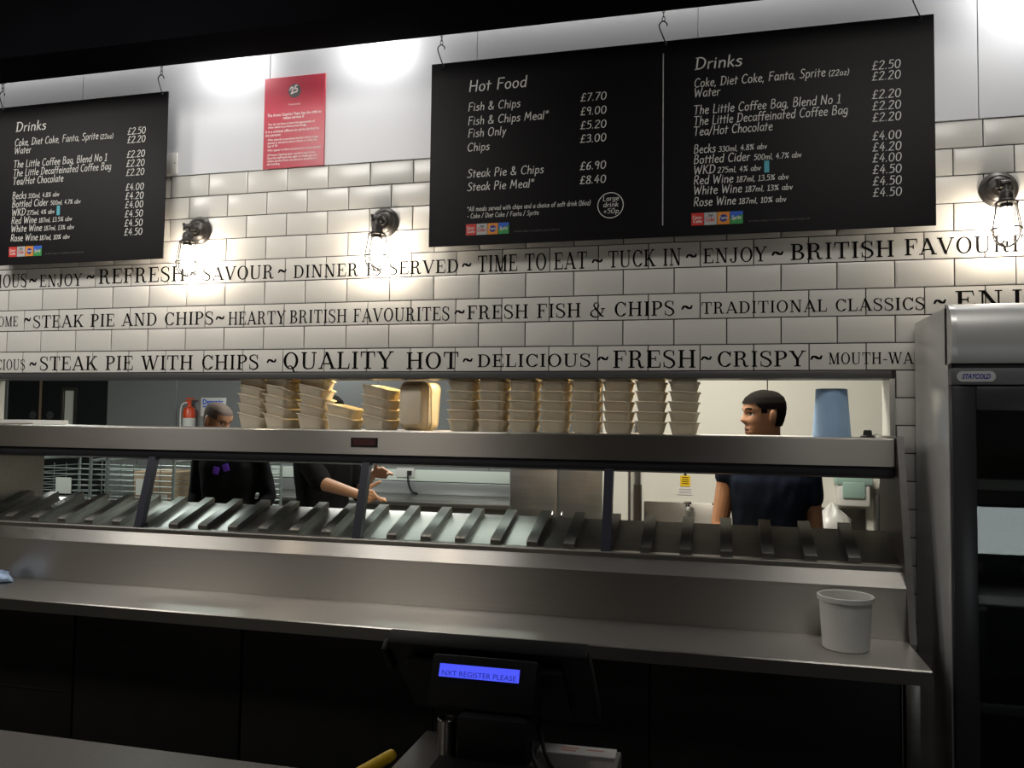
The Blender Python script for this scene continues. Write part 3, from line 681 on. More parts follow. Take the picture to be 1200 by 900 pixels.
# ================================================================== SERVERY
UL, UR = .15, 4.02          # inner faces of the end panels
t = thing('servery_counter', 'long stainless steel serving counter with black front panels', 'counter', (2.0, -.4, 0)); tc = t
def T(m_, name, par=None, o=(2.0, -.4, 0), lab=None):
    x = m_.build(name, par or tc, (-o[0], -o[1], -o[2]))
    if lab: x['label'] = lab
    return x
mb = MB().m('steel')
mb.prism([(-.670, .85), (-.69, .896), (-.686, .9), (.20, .9), (.20, .86), (-.66, .86), (-.66, .85)], 'x', -.16, 4.019)
T(mb, 'countertop')
for k, (a, b) in enumerate(((-.16, .235), (.24, .945), (.955, 1.690), (1.70, 2.45), (2.455, 3.2), (3.205, 3.96))):
    mb = MB().m('cabinet'); mb.box(a, b, -.55, -.53, .09, .845, .003)
    if k < 2: mb.m('dark').box(a+.01, b-.035, -.5512, -.549, .512, .518)
    T(mb, 'front_panel')
mb = MB().m('dark'); mb.box(-.16, 3.97, -.525, .20, .09, .855); mb.box(-.16, 3.97, -.48, .18, 0, .09); T(mb, 'carcass')
mb = MB().m('steeldk'); mb.box(3.974, 4.015, -.56, -.51, 0, .852, .002); T(mb, 'end_leg')
# gantry unit
t = thing('heated_gantry', 'stainless heated food gantry with sloping chutes standing on the serving counter', 'food gantry', (2.0, -.2, .9)); tg = t
GO = (2.0, -.2, .9)
mb = MB().m('steel')
mb.prism([(-.352, .9005), (-.352, 1.066), (-.346, 1.066), (-.346, .9005)], 'x', UL, UR); T(mb, 'apron', tg, GO)
mb = MB().m('steel')
mb.prism([(-.3535, 1.064), (-.3535, 1.070), (-.304, 1.114), (-.285, 1.114), (-.285, 1.064)], 'x', UL, UR); T(mb, 'fascia_band', tg, GO)
mb = MB().m('steeldk')
mb.prism([(-.302, 1.1145), (-.302, 1.130), (-.298, 1.134), (-.27, 1.136), (-.27, 1.1145)], 'x', UL, UR); T(mb, 'ledge', tg, GO, 'dull steel lip along the chute fronts')
# deck: sloping floor with rear edge
sl = math.tan(R(18))
dk = lambda y: 1.128+(y+.27)*sl
mb = MB().m('steeldk')
mb.prism([(-.28, dk(-.28)-.012), (-.28, dk(-.28)), (.0, dk(0)), (.0, dk(0)-.03), (-.02, dk(0)-.03)], 'x', UL, UR); T(mb, 'chute_deck', tg, GO)
mb = MB().m('steeldk'); mb.box(UL, UR, -.02, .18, .9005, 1.16); T(mb, 'rear_plinth', tg, GO)
k = -23
while k <= 3:
    X = 3.448+.1421*k
    mb = MB().m('divider')
    mb.prism([(-.268, dk(-.268)-.004), (-.268, dk(-.268)+.022), (-.262, dk(-.262)+.026), (-.012, dk(-.012)+.030), (-.004, dk(-.004)+.026), (-.004, dk(-.004)-.004)], 'x', X-.021, X+.021)
    T(mb, 'chute_divider', tg, GO); k += 1
for X in (1.02, 2.03, 3.02):
    mb = MB().m('post'); mb.prism([(-.302, 1.119), (-.216, 1.43), (-.186, 1.43), (-.272, 1.119)], 'x', X-.017, X+.017); T(mb, 'front_post', tg, GO)
for x0, x1 in ((UL-.022, UL), (UR, UR+.022)):
    mb = MB().m('steeldk'); mb.prism([(-.395, .9005), (-.222, 1.568), (.10, 1.568), (.10, .9005)], 'x', x0, x1); T(mb, 'end_panel', tg, GO)
mb = MB().m('steel')
mb.prism([(-.2, 1.462), (-.2, 1.556), (-.196, 1.56), (.25, 1.56), (.25, 1.50), (-.19, 1.50), (-.19, 1.462)], 'x', UL, UR-.004); T(mb, 'shelf', tg, GO)
mb = MB().m('rail')
mb.prism([(-.188, 1.46), (-.194, 1.445), (-.19, 1.425), (-.17, 1.418), (.24, 1.42), (.24, 1.499), (-.188, 1.499)], 'x', UL+.002, UR-.006); T(mb, 'underside_housing', tg, GO, 'dark lamp housing under the shelf')
mb = MB().m('rail'); mb.box(1.955, 2.073, -.2025, -.2, 1.492, 1.531, .001); mb.m('ledoff').box(1.965, 2.063, -.2035, -.2024, 1.498, 1.525); T(mb, 'temperature_display', tg, GO, 'small dark red readout on the steel shelf front')

# ================================================================== TRAYS
def make_tray(w_, d_, h, slope, name, label):
    m_ = MB().m('cream')
    def ring(ws, ds, z, r, sl_):
        return [(x, y, z+sl_*slope*(-x/(w_*.5))*.5+sl_*abs(slope)*.5*math.cos(PI*x/w_)*.4) for x, y, _ in rrect(w_*ws, d_*ds, r, 0, 5)]
    rings = [ring(.70, .76, 0.0, .018, 0), ring(.76, .81, .006, .022, .05), ring(.93, .95, h-.004, .028, .95), ring(1.0, 1.0, h, .03, 1), ring(1.005, 1.005, h-.003, .03, 1),
             ring(.985, .985, h-.0035, .03, 1), ring(.91, .93, h-.006, .027, .95), ring(.74, .79, .009, .021, .05), ring(.70, .75, .003, .018, 0)]
    m_.loft(rings)
    o = m_.build(name, sharp=50); tag(o, label, 'food tray'); return o
ORD = ['bottom', 'second', 'third', 'fourth', 'fifth', 'sixth', 'seventh']
NTH = ['first', 'second', 'third', 'fourth', 'fifth', 'sixth', 'seventh', 'eighth']
trayA = make_tray(.126, .185, .050, .004, 'food_tray', 'x'); trayB = make_tray(.142, .175, .056, .030, 'food_tray', 'x')
usedA = usedB = False
def tray_stack(proto, first, x, y, n, pitch, rz, labels, group):
    for i in range(n):
        o = proto if (first and i == 0) else copy_tree(proto)
        o.location = (x+random.uniform(-.002, .002), y+random.uniform(-.003, .003), 1.5602+i*pitch); o.rotation_euler = (0, 0, rz+R(random.uniform(-.7, .7)))
        o['label'] = labels(i); o['group'] = group
SX = [2.352+.1335*k for k in range(8)]
for s, x in enumerate(SX):
    n = (6, 6, 6, 6, 6, 6, 6, 6)[s]
    tray_stack(trayA, s == 0, x, .10, n, .0405, R((.5, -.6, .8, .2, -.6, .4, -.5, .8)[s]), lambda i: '%s tray up in the %s stack from left of eight cream tray stacks' % (ORD[i], NTH[s]), 'cream trays in the right-hand row of stacks')
for s, (x, y, n, rz) in enumerate(((1.335, .11, 6, 4), (1.478, .10, 6, -6), (1.635, .11, 6, 8), (1.80, .065, 2, 3), (1.958, .10, 4, -3))):
    tray_stack(trayB, s == 0, x, y, n, .044, R(rz), lambda i: '%s tray up in the %s stack from left, left of the upright trays' % (ORD[i], NTH[s]), 'cream scooped trays on the left of the shelf')
for k, (dx, dy, ty) in enumerate(((0, 0, 0), (.006, .122, 3), (-.008, .061, -3))):
    o = make_tray(.135, .215, .055, 0, 'upright_tray', ('front cream tray standing on end with its base outward', 'rearmost cream tray standing on end behind the others', 'middle cream tray standing on end, leaning left')[k])
    o.rotation_euler = (R(-90), R(ty), 0) if k != 9 else (0, 0, 0)
    o.rotation_euler = (R(-92), R(ty), 0); o.location = (2.115+dx, .045+dy, 1.562+.1085); o['group'] = 'trays stood on end on the shelf'
mb = MB().m('white'); mb.prism([(-.13, .001), (-.13, .018), (-.11, .018), (-.11, .022), (.19, .022), (.195, .001)], 'y', -.06, .10)
o = mb.build('box_lid', loc=(.02+.0, .08, 1.5602)); tag(o, 'flat white box lid lying at the left end of the steel shelf', 'box lid')
# paper roll
t = thing('paper_roll', 'blue paper towel roll standing on the steel shelf', 'paper roll', (3.848, .10, 1.5602))
mb = MB().m('bluepaper'); mb.lathe([(.022, 0), (.071, 0), (.071, .004), (.058, .183), (.056, .186), (.022, .186), (.022, 0)], n=40); mb.build('roll', t)
mb = MB().m('cardboard'); mb.lathe([(.019, .001), (.0215, .001), (.0215, .187), (.019, .187), (.019, .001)], n=20); mb.build('core', t)
t = thing('bottle_stopper', 'small black cap lying near the right end of the steel shelf', 'cap', (3.972, .06, 1.5602))
mb = MB().m('dark'); mb.lathe([(0, 0), (.026, 0), (.028, .004), (.017, .008), (.015, .024), (.012, .028), (0, .028)], n=18); mb.build('cap', t)
mb = MB().m('chrome'); mb.tube([(.018, 0, .008), (.035, 0, .012), (.046, .0, .008), (.05, 0, .002)], .002, 6); mb.build('clip', t)

# ================================================================== BUCKET, CLOTH
t = thing('plastic_tub', 'round white plastic tub standing on the steel counter', 'tub', (3.812, -.50, .9003))
mb = MB().m('white'); mb.lathe([(0, 0), (.066, 0), (.070, .004), (.079, .150), (.085, .152), (.086, .166), (.083, .168), (.077, .166), (.067, .006), (0, .004)], n=40); mb.build('tub', t)
mb = MB().m('bluecloth'); N = 16
rings = []
for i in range(7):
    f = i/6; rr = [.075, .08, .078, .068, .05, .028, .004][i]; z = [0, .008, .02, .03, .038, .042, .043][i]
    rings.append([(rr*(1+.25*math.sin(3*a+i)+.12*math.sin(7*a+2*i))*math.cos(a), .8*rr*(1+.2*math.sin(4*a-i))*math.sin(a), z*(1+.2*math.sin(5*a+i))) for a in [2*PI*k/40 for k in range(40)]])
mb.loft(rings)
o = mb.build('cleaning_cloth', loc=(.435, -.455, .9005), sharp=80); tag(o, 'crumpled blue cloth at the left end of the steel counter', 'cloth')

# ================================================================== FRIDGE
FX0, FX1, FY0, FY1 = 4.121, 4.86, -.475, -.025
t = thing('drinks_fridge', 'tall silver and black upright glass-door drinks fridge', 'fridge', ((FX0+FX1)/2, -.25, 0)); FO = (t.location.x, -.25, 0); tf = t
mb = MB().m('fridge'); mb.box(FX0, FX0+.035, FY0, FY1, .06, 1.985, .004); T(mb, 'side_panel', tf, FO)
mb = MB().m('fridge'); mb.box(FX1-.035, FX1, FY0, FY1, .06, 1.985, .004); T(mb, 'side_panel', tf, FO)
mb = MB().m('dark'); mb.box(FX0+.035, FX1-.035, FY1-.03, FY1, .06, 1.98); mb.box(FX0+.035, FX1-.035, FY0+.05, FY1, .06, .16); mb.box(FX0+.035, FX1-.035, FY0+.02, FY1-.03, 1.74, 1.98); T(mb, 'cabinet_liner', tf, FO)
mb = MB().m('canopy')
pf = [(FY0, 1.800), (FY0-.034, 1.802), (FY0-.050, 1.84), (FY0-.055, 1.88), (FY0-.050, 1.92), (FY0-.034, 1.96), (FY0-.012, 1.985), (FY0+.01, 1.992), (FY0+.03, 1.992), (FY0+.03, 1.80)]
mb.prism(pf, 'x', FX0+.016, FX1-.016); T(mb, 'canopy', tf, FO, 'curved silver canopy above the fridge door')
for x0, x1 in ((FX0, FX0+.016), (FX1-.016, FX1)):
    mb = MB().m('fridge'); mb.prism([(a-(.004 if a < FY0 else 0), b) for a, b in pf], 'x', x0, x1); T(mb, 'canopy_end_cap', tf, FO)
mb = MB().m('dark'); mb.box(FX0+.004, FX1-.004, FY0-.028, FY0+.02, 1.784, 1.802); mb.m('fband').box(FX0+.002, FX1-.002, FY0-.034, FY0+.02, 1.735, 1.786, .003); T(mb, 'badge_band', tf, FO)
bd = MB().m('silver'); yb = FY0-.0345
pts = []
for a in range(24):
    q = 2*PI*a/24; pts.append((.038*(1 if math.cos(q) > 0 else -1)+.0165*math.cos(q), .0165*math.sin(q)))
bd.prism([(4.1925+a, 1.7605+b) for a, b in pts], 'y', yb-.0015, yb+.002)
bd.m('navy'); mesh_into(bd, bfont('t', 'STAYCOLD', .021, None, Matrix.Translation((4.152, yb-.0019, 1.7535)) @ XZ, None, shear=.3, width=.080, bold=.0009))
T(bd, 'badge', tf, FO, 'pale oval badge with blue italic lettering')
d = MB().m('fframe'); DY0, DY1 = FY0-.030, FY0+.004
d.box(FX0+.004, FX0+.072, DY0, DY1, .10, 1.73, .004); d.box(FX1-.072, FX1-.004, DY0, DY1, .10, 1.73, .004)
d.box(FX0+.072, FX1-.072, DY0, DY1, .10, .17, .004); d.box(FX0+.072, FX1-.072, DY0, DY1, 1.655, 1.73, .004)
dr = T(d, 'door', tf, FO)
g = MB().m('glass'); g.box(FX0+.07, FX1-.07, DY0+.012, DY0+.018, .165, 1.66); go = g.build('door_glass', dr)
#h = MB().m('fframe'); h.tube([(FX0+.04, DY0, 1.0), (FX0+.04, DY0-.03, 1.02), (FX0+.04, DY0-.03, 1.36), (FX0+.04, DY0, 1.38)], .008, 8); h.build('handle', dr)
for z in (.42, .73, 1.06, 1.42):
    mb = MB().m('shelf'); mb.box(FX0+.04, FX1-.04, FY0+.04, FY1-.04, z, z+.008)
    mb.box(FX0+.04, FX1-.04, FY0+.03, FY0+.042, z-.012, z+.022, .002); T(mb, 'shelf', tf, FO)
mb = MB().m('dark'); mb.box(FX0+.03, FX1-.03, FY0+.02, FY1-.03, 0, .06); T(mb, 'plinth', tf, FO)
# black crate panel standing inside on the shelf and a pale screen-like tray
mb = MB().m('dark'); mb.box(4.175, 4.235, -.42, -.16, .738, 1.04, .004); mb.m('shelf').box(4.172, 4.238, -.424, -.418, 1.028, 1.042)
o = mb.build('drinks_crate'); tag(o, 'dark narrow crate standing inside the fridge on the lower shelf', 'crate')

# ================================================================== NEAR COUNTER, TILL
CO = (2.0, -2.2, 0)
t = thing('customer_counter', 'low grey speckled counter in the foreground', 'counter', CO)
mb = MB().m('counter'); mb.box(-1.5, 6.4, -2.6, -1.645, .80, .84, .004); T(mb, 'worktop', t, CO)
mb = MB().m('cabinet'); mb.box(-1.45, 6.35, -2.5, -1.70, .0, .80); T(mb, 'base', t, CO)
t = thing('cash_drawer', 'dark steel cash drawer under the till terminal', 'cash drawer', (3.03, -1.85, .8402)); DO = (3.03, -1.85, .8402)
mb = MB().m('counter'); mb.box(2.825, 3.237, -2.06, -1.642, .846, .95, .004); T(mb, 'case', t, DO)
mb = MB().m('dark'); mb.box(2.84, 3.222, -1.642, -1.637, .855, .935, .001); T(mb, 'drawer_front', t, DO)
for x in (2.85, 3.21):
    for y in (-2.03, -1.67): mb = MB().m('dark'); mb.lathe([(0, 0), (.012, 0), (.012, .008), (0, .008)], Matrix.Translation((x, y, .8402)), 12); T(mb, 'foot', t, DO)
PO = (2.99, -1.70, .9502)
t = thing('till_terminal', 'black till terminal seen from behind with a blue customer display', 'till', PO)
def slab(x0, x1, top, bot, thick, mtl, bev=.006):
    # tilted slab from top (y,z) to bot (y,z); thickness away from the camera side
    m_ = MB().m(mtl); (ty, tz), (by, bz) = top, bot
    dy, dz = by-ty, bz-tz; L_ = math.hypot(dy, dz); ny, nz = -dz/L_, dy/L_
    if ny < 0: ny, nz = -ny, -nz
    mx = Matrix(((1, 0, 0, 0), (0, ny, dy/L_, ty), (0, nz, dz/L_, tz), (0, 0, 0, 1)))
    m_.box(x0, x1, 0, thick, 0, L_, bev, mx); return m_
mb = slab(2.758, 3.178, (-1.715, 1.146), (-1.53, .955), .035, 'pos'); T(mb, 'screen_housing', t, PO)
mb = slab(2.80, 3.13, (-1.715, 1.108), (-1.585, .975), .02, 'pos', .008); T(mb, 'rear_cover', t, PO)
mb = slab(2.742, 2.758, (-1.705, 1.128), (-1.66, 1.073), .03, 'pos', .004); T(mb, 'card_reader', t, PO)
mb = MB().m('pos'); mb.box(2.940, 3.078, -1.80, -1.66, .9502, 1.045, .01); mb.box(2.905, 3.095, -1.88, -1.79, .9502, .966, .006); T(mb, 'stand', t, PO)
pod = slab(2.873, 3.086, (-1.745, 1.142), (-1.779, 1.050), .05, 'pos', .005); podo = T(pod, 'customer_display', t, PO)
# display window lies on the tilted pod face
ax = Vector((0, -.04, -.1)).normalized()
def podpt(x, s, out): 
    n = Vector((0, -ax.z, ax.y)); n = n if n.y < 0 else -n
    return Vector((x, -1.745, 1.142)) + ax*s + n*out
lc = MB().m('lcd'); a_, b_ = .018, .0425
lc.add([podpt(2.891, b_, .0012), podpt(3.053, b_, .0012), podpt(3.053, a_, .0012), podpt(2.891, a_, .0012)], [[0, 1, 2, 3]])
lc.build('display_window', podo)['label'] = 'lit blue display strip reading register please'
me = bfont('t', 'NXT REGISTER PLEASE', .0135, None, Matrix.Identity(4), None, width=.150)
lt = MB().m('lcdtext'); lt.add([podpt(2.896+v.co.x, b_-.003-v.co.y, .0018) for v in me.vertices], [list(p.vertices) for p in me.polygons]); lt.build('display_text', podo)
t = thing('till_terminal', 'second till with a lit pale screen, seen mirrored in the fridge door', 'till', (4.79, -2.2, .8402)); P2 = (4.79, -2.2, .8402)
mb = slab(4.63, 4.95, (-2.26, 1.22), (-2.20, .94), .03, 'pos'); sc = T(mb, 'screen_housing', t, P2)
mb = slab(4.65, 4.93, (-2.2230, 1.209), (-2.1750, .985), .001, 'screen', 0); x = mb.build('screen', sc)
mb = MB().m('pos'); mb.box(4.72, 4.86, -2.34, -2.21, .8402, 1.05, .01); mb.box(4.68, 4.90, -2.38, -2.12, .8402, .855, .005); T(mb, 'stand', t, P2)
t = thing('steel_canister', 'small brushed steel cylinder standing on the cash drawer left of the till stand', 'canister', (2.908, -1.755, .9502))
mb = MB().m('steel'); mb.lathe([(0, 0), (.019, 0), (.019, .070), (.017, .072), (.015, .072), (.015, .068), (0, .068)], n=24); mb.build('canister', t)
t = thing('leaflet', 'white printed leaflet lying on the back right of the cash drawer', 'leaflet', (3.14, -1.668, .9502), R(2))
mb = MB().m('paper'); mb.box(-.088, .088, -.022, .022, 0, .003); mb.build('sheet', t)
mb = MB().m('pink')
for k, (x, wd, yy) in enumerate(((-.02, .035, .006), (-.02, .03, -.006), (.03, .035, .004))): mb.add([(x, yy-.003, .0034), (x+wd, yy-.003, .0034), (x+wd, yy+.003, .0034), (x, yy+.003, .0034)], [[0, 1, 2, 3]])
mb.build('print', t)
for k, (pts, lab) in enumerate((([(3.081, -1.69, 1.0), (3.085, -1.70, .985), (3.105, -1.74, .96), (3.14, -1.80, .9545), (3.20, -1.90, .9545), (3.22, -2.02, .9545)], 'black cable looping down behind the till onto the cash drawer, nearer the leaflet'),
                                ([(3.081, -1.76, .995), (3.085, -1.775, .975), (3.102, -1.80, .957), (3.12, -1.88, .9545), (3.12, -2.02, .9545)], 'black cable running from the till stand toward the drawer front'))):
    mb = MB().m('dark'); mb.tube(catmull(pts, 6), .004, 8); o = mb.build('power_cable'); tag(o, lab, 'cable', 'till cables')
mb = MB().m('yellow'); mb.tube(catmull([(2.648, -1.80, .8535), (2.70, -1.79, .885), (2.775, -1.777, .930), (2.806, -1.771, .949)], 4), [.012]*9+[.012, .012, .011, .007], 12)
o = mb.build('marker_pen'); tag(o, 'yellow plastic pen propped against the cash drawer in the foreground', 'pen')

# ================================================================== KITCHEN THINGS
t = thing('fire_extinguisher', 'red fire extinguisher hung on the grey kitchen wall', 'fire extinguisher', (-1.92, 4.12, 1.40))
mb = MB().m('extred'); mb.lathe([(0, 0), (.055, 0), (.062, .012), (.062, .27), (.05, .305), (.024, .32), (.022, .33), (0, .33)], n=24); mb.m('white').lathe([(.0625, .10), (.0630, .10), (.0630, .20), (.0625, .20)], n=24); mb.build('cylinder', t)
mb = MB().m('extred'); mb.lathe([(0, .33), (.02, .33), (.02, .37), (0, .37)], n=14); mb.box(-.04, .02, -.012, .012, .37, .385); mb.box(-.035, .05, -.012, .012, .395, .41); mb.build('valve', t)
mb = MB().m('white'); mb.tube(catmull([(-.02, 0, .36), (-.07, -.02, .34), (-.09, -.02, .24), (-.085, -.02, .08), (-.08, -.02, .0)], 5), .009, 8); mb.build('hose', t)
t = thing('wall_sign', 'white sign with blue heading on the grey wall right of the extinguisher', 'sign', (-1.69, 4.196, 1.62))
mb = MB().m('white'); mb.box(-.145, .155, -.006, 0, 0, .195, .003); mb.build('panel', t)
mb = MB().m('signblue'); mesh_into(mb, bfont('t', 'Dynamic', .075, None, Matrix.Translation((-.125, -.0068, .125)) @ XZ, None, width=.24, bold=.003))
mb.add([(-.12, -.0066, .095), (.13, -.0066, .095), (.13, -.0066, .108), (-.12, -.0066, .108)], [[0, 1, 2, 3]]); mb.build('lettering', t)
# trunking, socket, cable
mb = MB().m('trunk'); mb.box(-1.3, 1.53, 4.15, 4.198, 1.02, 1.13, .004); o = mb.build('cable_trunking'); tag(o, 'pale horizontal cable trunking along the kitchen back wall', 'trunking')
t = thing('wall_socket', 'white double socket on the pale trunking', 'socket', (.48, 4.1495, 1.10))
mb = MB().m('white'); mb.box(-.09, .09, -.02, 0, -.045, .045, .004); mb.build('plate', t)
mb = MB().m('dark'); mb.box(.03, .07, -.05, -.02, -.02, .02, .004); mb.build('plug', t)
mb = MB().m('dark'); mb.tube(catmull([(.53, 4.085, 1.09), (.535, 4.07, 1.04), (.55, 4.075, .97), (.58, 4.08, .92), (.64, 4.04, .911)], 5), .01, 8); o = mb.build('power_cable'); tag(o, 'black cable hanging from the socket on the pale trunking', 'cable')
t = thing('steel_workbench', 'low dark steel bench under the pale trunking', 'workbench', (.6, 3.75, 0))
mb = MB().m('steeldk'); mb.box(-1.6, 1.25, -.32, .385, .86, .90, .004); mb.build('top', t)
mb = MB().m('kgrey'); mb.box(-1.6, 1.25, .36, .39, .90, 1.015, .003); mb.build('upstand', t)
mb = MB().m('steeldk'); mb.box(-1.55, 1.2, -.28, .34, .08, .86); mb.build('cupboard', t)
for x in (-1.5, 1.15):
    for y in (-.25, .3): mb = MB().m('steeldk'); mb.box(x-.02, x+.02, y-.02, y+.02, 0, .08); mb.build('leg', t)
t = thing('steel_cabinet', 'tall brushed steel cabinet left of the white kitchen wall', 'cabinet', (2.28, 2.95, 0))
mb = MB().m('kgrey'); mb.box(-.37, .37, -.34, .34, .08, 1.46, .006); mb.build('body', t)
for x0, x1 in ((-.36, -.004), (.004, .36)):
    mb = MB().m('steeldk'); mb.box(x0, x1, -.36, -.342, .1, 1.44, .004); d_ = mb.build('door', t)
    mb = MB().m('chrome'); hx = x1-.03 if x0 < -.1 else x0+.03; mb.tube([(hx, -.361, .75), (hx, -.385, .77), (hx, -.385, .93), (hx, -.361, .95)], .006, 8); mb.build('handle', d_)
for x in (-.33, .33):
    for y in (-.3, .3): mb = MB().m('dark'); mb.box(x-.02, x+.02, y-.02, y+.02, 0, .08); mb.build('foot', t)
# wire trolleys
def trolley(x, y, w_, d_, h, label):
    t = thing('wire_trolley', label, 'wire trolley', (x, y, 0), group='wire trolleys at the left of the kitchen')
    m_ = MB().m('wire')
    for sx in (-1, 1):
        m_.tube(catmull([(sx*w_/2, -d_/2, .10), (sx*w_/2, -d_/2, h-.05), (sx*(w_/2-.0), -d_/2+.03, h), (sx*w_/2, d_/2-.03, h), (sx*w_/2, d_/2, h-.05), (sx*w_/2, d_/2, .10)], 5), .012, 8)
    m_.build('frame', t)
    m_ = MB().m('wire')
    z = .16
    while z < h-.02:
        for yy in (-d_/2, d_/2): m_.tube([(-w_/2, yy, z), (w_/2, yy, z)], .0042, 6)
        for sx in (-1, 1): m_.tube([(sx*w_/2, -d_/2, z), (sx*w_/2, d_/2, z)], .004, 6)
        z += .042
    for q in range(1, 5):
        for yy in (-d_/2, d_/2): m_.tube([(-w_/2+w_*q/5, yy, .14), (-w_/2+w_*q/5, yy, h-.02)], .0035, 6)
    m_.build('wire_grid', t)
    m_ = MB().m('wire'); m_.box(-w_/2, w_/2, -d_/2, d_/2, .13, .142); m_.build('base_shelf', t)
    for sx in (-1, 1):
        for sy in (-1, 1): m_ = MB().m('dark'); m_.lathe([(0, -.015), (.05, -.015), (.05, .015), (0, .015)], Matrix.Translation((sx*(w_/2-.06), sy*(d_/2-.06), .05)) @ Matrix.Rotation(PI/2, 4, 'Y'), 14); m_.box(sx*(w_/2-.06)-.02, sx*(w_/2-.06)+.02, sy*(d_/2-.06)-.012, sy*(d_/2-.06)+.012, .05, .132); m_.build('caster', t)
    m_ = MB().m('card'); m_.box(-.03, .11, -d_/2-.008, -d_/2-.005, h-.25, h-.13); m_.build('label_card', t)
    return t
trolley(-1.43, 2.15, .55, .5, 1.27, 'leftmost wire trolley with a label card behind the chutes')
trolley(-.80, 2.25, .58, .5, 1.27, 'middle wire trolley holding a brown box')
trolley(-.20, 2.35, .46, .5, 1.25, 'rightmost wire trolley, beside the person with the purple tag')
t = thing('cardboard_box', 'brown cardboard box inside the middle wire trolley', 'box', (-.72, 2.25, .1422))
mb = MB().m('cardboard'); mb.box(-.18, .18, -.2, .2, 0, 1.05, .004); mb.build('carton', t)
mb = MB().m('card'); mb.box(-.09, .12, -.203, -.2005, .78, .88); mb.build('label', t)
# sink
SO = (3.30, 1.93, 0)
t = thing('steel_sink', 'steel sink unit with splashback against the white kitchen wall', 'sink', SO)
mb = MB().m('steel'); mb.box(2.94, 4.30, 1.66, 1.70, .86, .9); mb.box(2.94, 3.02, 1.70, 2.18, .86, .9); mb.box(3.62, 4.30, 1.70, 2.18, .86, .9); mb.box(3.02, 3.62, 2.08, 2.18, .86, .9)
mb.box(3.02, 3.62, 1.70, 2.08, .66, .67); mb.box(3.02, 3.03, 1.70, 2.08, .67, .86); mb.box(3.61, 3.62, 1.70, 2.08, .67, .86); T(mb, 'basin_top', t, SO)
mb = MB().m('steel'); mb.box(2.94, 4.30, 2.18, 2.197, .9, 1.09, .003); T(mb, 'splashback', t, SO)
for x in (2.98, 4.26):
    for y in (1.70, 2.12): mb = MB().m('steeldk'); mb.box(x-.02, x+.02, y-.02, y+.02, 0, .86); T(mb, 'leg', t, SO)
for x in (3.225, 3.40):
    mb = MB().m('chrome'); mb.lathe([(0, .9), (.022, .9), (.020, .915), (.012, .93), (.012, 1.06), (.016, 1.065), (.016, 1.085), (0, 1.087)], Matrix.Translation((x, 2.12, 0)), 14)
    mb.tube(catmull([(x, 2.12, 1.04), (x, 2.08, 1.07), (x, 2.02, 1.06), (x, 1.99, 1.02)], 4), .010, 8); tp = T(mb, 'tap', t, SO)
    mb = MB().m('chrome'); mb.box(x-.024, x+.024, 2.085, 2.145, 1.087, 1.105, .004); mb.build('lever', tp)
t = thing('caution_sticker', 'yellow caution notice above a small white note on the white wall', 'sticker', (3.205, 2.197, 1.14))
mb = MB().m('yellow'); mb.box(-.032, .032, -.002, 0, .055, .125, .0005, seg=1); mb.m('ink').add([(-.012, -.0028, .125), (.012, -.0028, .125), (0, -.0028, .147)], [[0, 1, 2]])
for zz in (.07, .083, .096, .109): mb.add([(-.022, -.0024, zz), (.022, -.0024, zz), (.022, -.0024, zz+.005), (-.022, -.0024, zz+.005)], [[0, 1, 2, 3]])
mb.build('notice', t)
mb = MB().m('paper'); mb.box(-.05, .05, -.0018, 0, 0, .05); mb.m('grey')
for zz in (.01, .022, .034): mb.add([(-.04, -.0022, zz), (.04, -.0022, zz), (.04, -.0022, zz+.003), (-.04, -.0022, zz+.003)], [[0, 1, 2, 3]])
mb.build('note', t)
t = thing('drain_pipe', 'dark upright pipe standing at the left of the sink splashback', 'pipe', (2.90, 2.15, 0))
mb = MB().m('darkbrown'); mb.lathe([(0, 0), (.027, 0), (.027, 1.20), (0, 1.20)], n=16); mb.build('pipe', t)
mb = MB().m('steeldk'); mb.lathe([(0, 1.20), (.022, 1.20), (.022, 1.62), (0, 1.62)], n=16); mb.build('riser', t)
t = thing('towel_dispenser', 'white paper towel dispenser with teal front beside the man in navy', 'dispenser', (4.23, 2.197, 1.11))
mb = MB().m('white'); mb.box(-.10, .085, -.10, 0, 0, .17, .012); mb.build('case', t)
mb = MB().m('dispgreen'); mb.box(-.115, .10, -.11, 0, .13, .185, .01); mb.box(-.075, .055, -.115, -.10, .05, .15, .008); mb.build('cover', t)
t = thing('cup_rack', 'upright metal cup dispenser on the white wall right of the towel dispenser', 'dispenser', (4.392, 2.197, .90))
mb = MB().m('steeldk'); mb.box(-.045, .045, -.02, 0, 0, .32, .004); mb.build('bracket', t)
for x in (-.028, 0, .028): mb = MB().m('shelf'); mb.box(x-.010, x+.010, -.05, -.02, .01, .28, .004); mb.build('tube', t)
mb = MB().m('chrome'); mb.lathe([(0, 0), (.015, 0), (.012, .03), (0, .035)], Matrix.Translation((0, -.02, .32)), 12); mb.build('knob', t)
mb = MB().m('bag'); rings = []
for i in range(8):
    f = i/7; rr = [.07, .10, .115, .115, .10, .075, .04, .006][i]
    rings.append([(rr*(1+.16*math.sin(3*a+1.7*i)+.08*math.sin(8*a+i))*math.cos(a), .7*rr*(1+.16*math.sin(4*a-i))*math.sin(a), 1.45*.165*f+.01*math.sin(5*a)*(1 if i else 0)) for a in [2*PI*k/36 for k in range(36)]])
mb.loft(rings); o = mb.build('plastic_bag', loc=(4.07, 1.90, .9002), sharp=60); tag(o, 'crumpled clear plastic bag on the sink top beside the man in navy', 'bag')

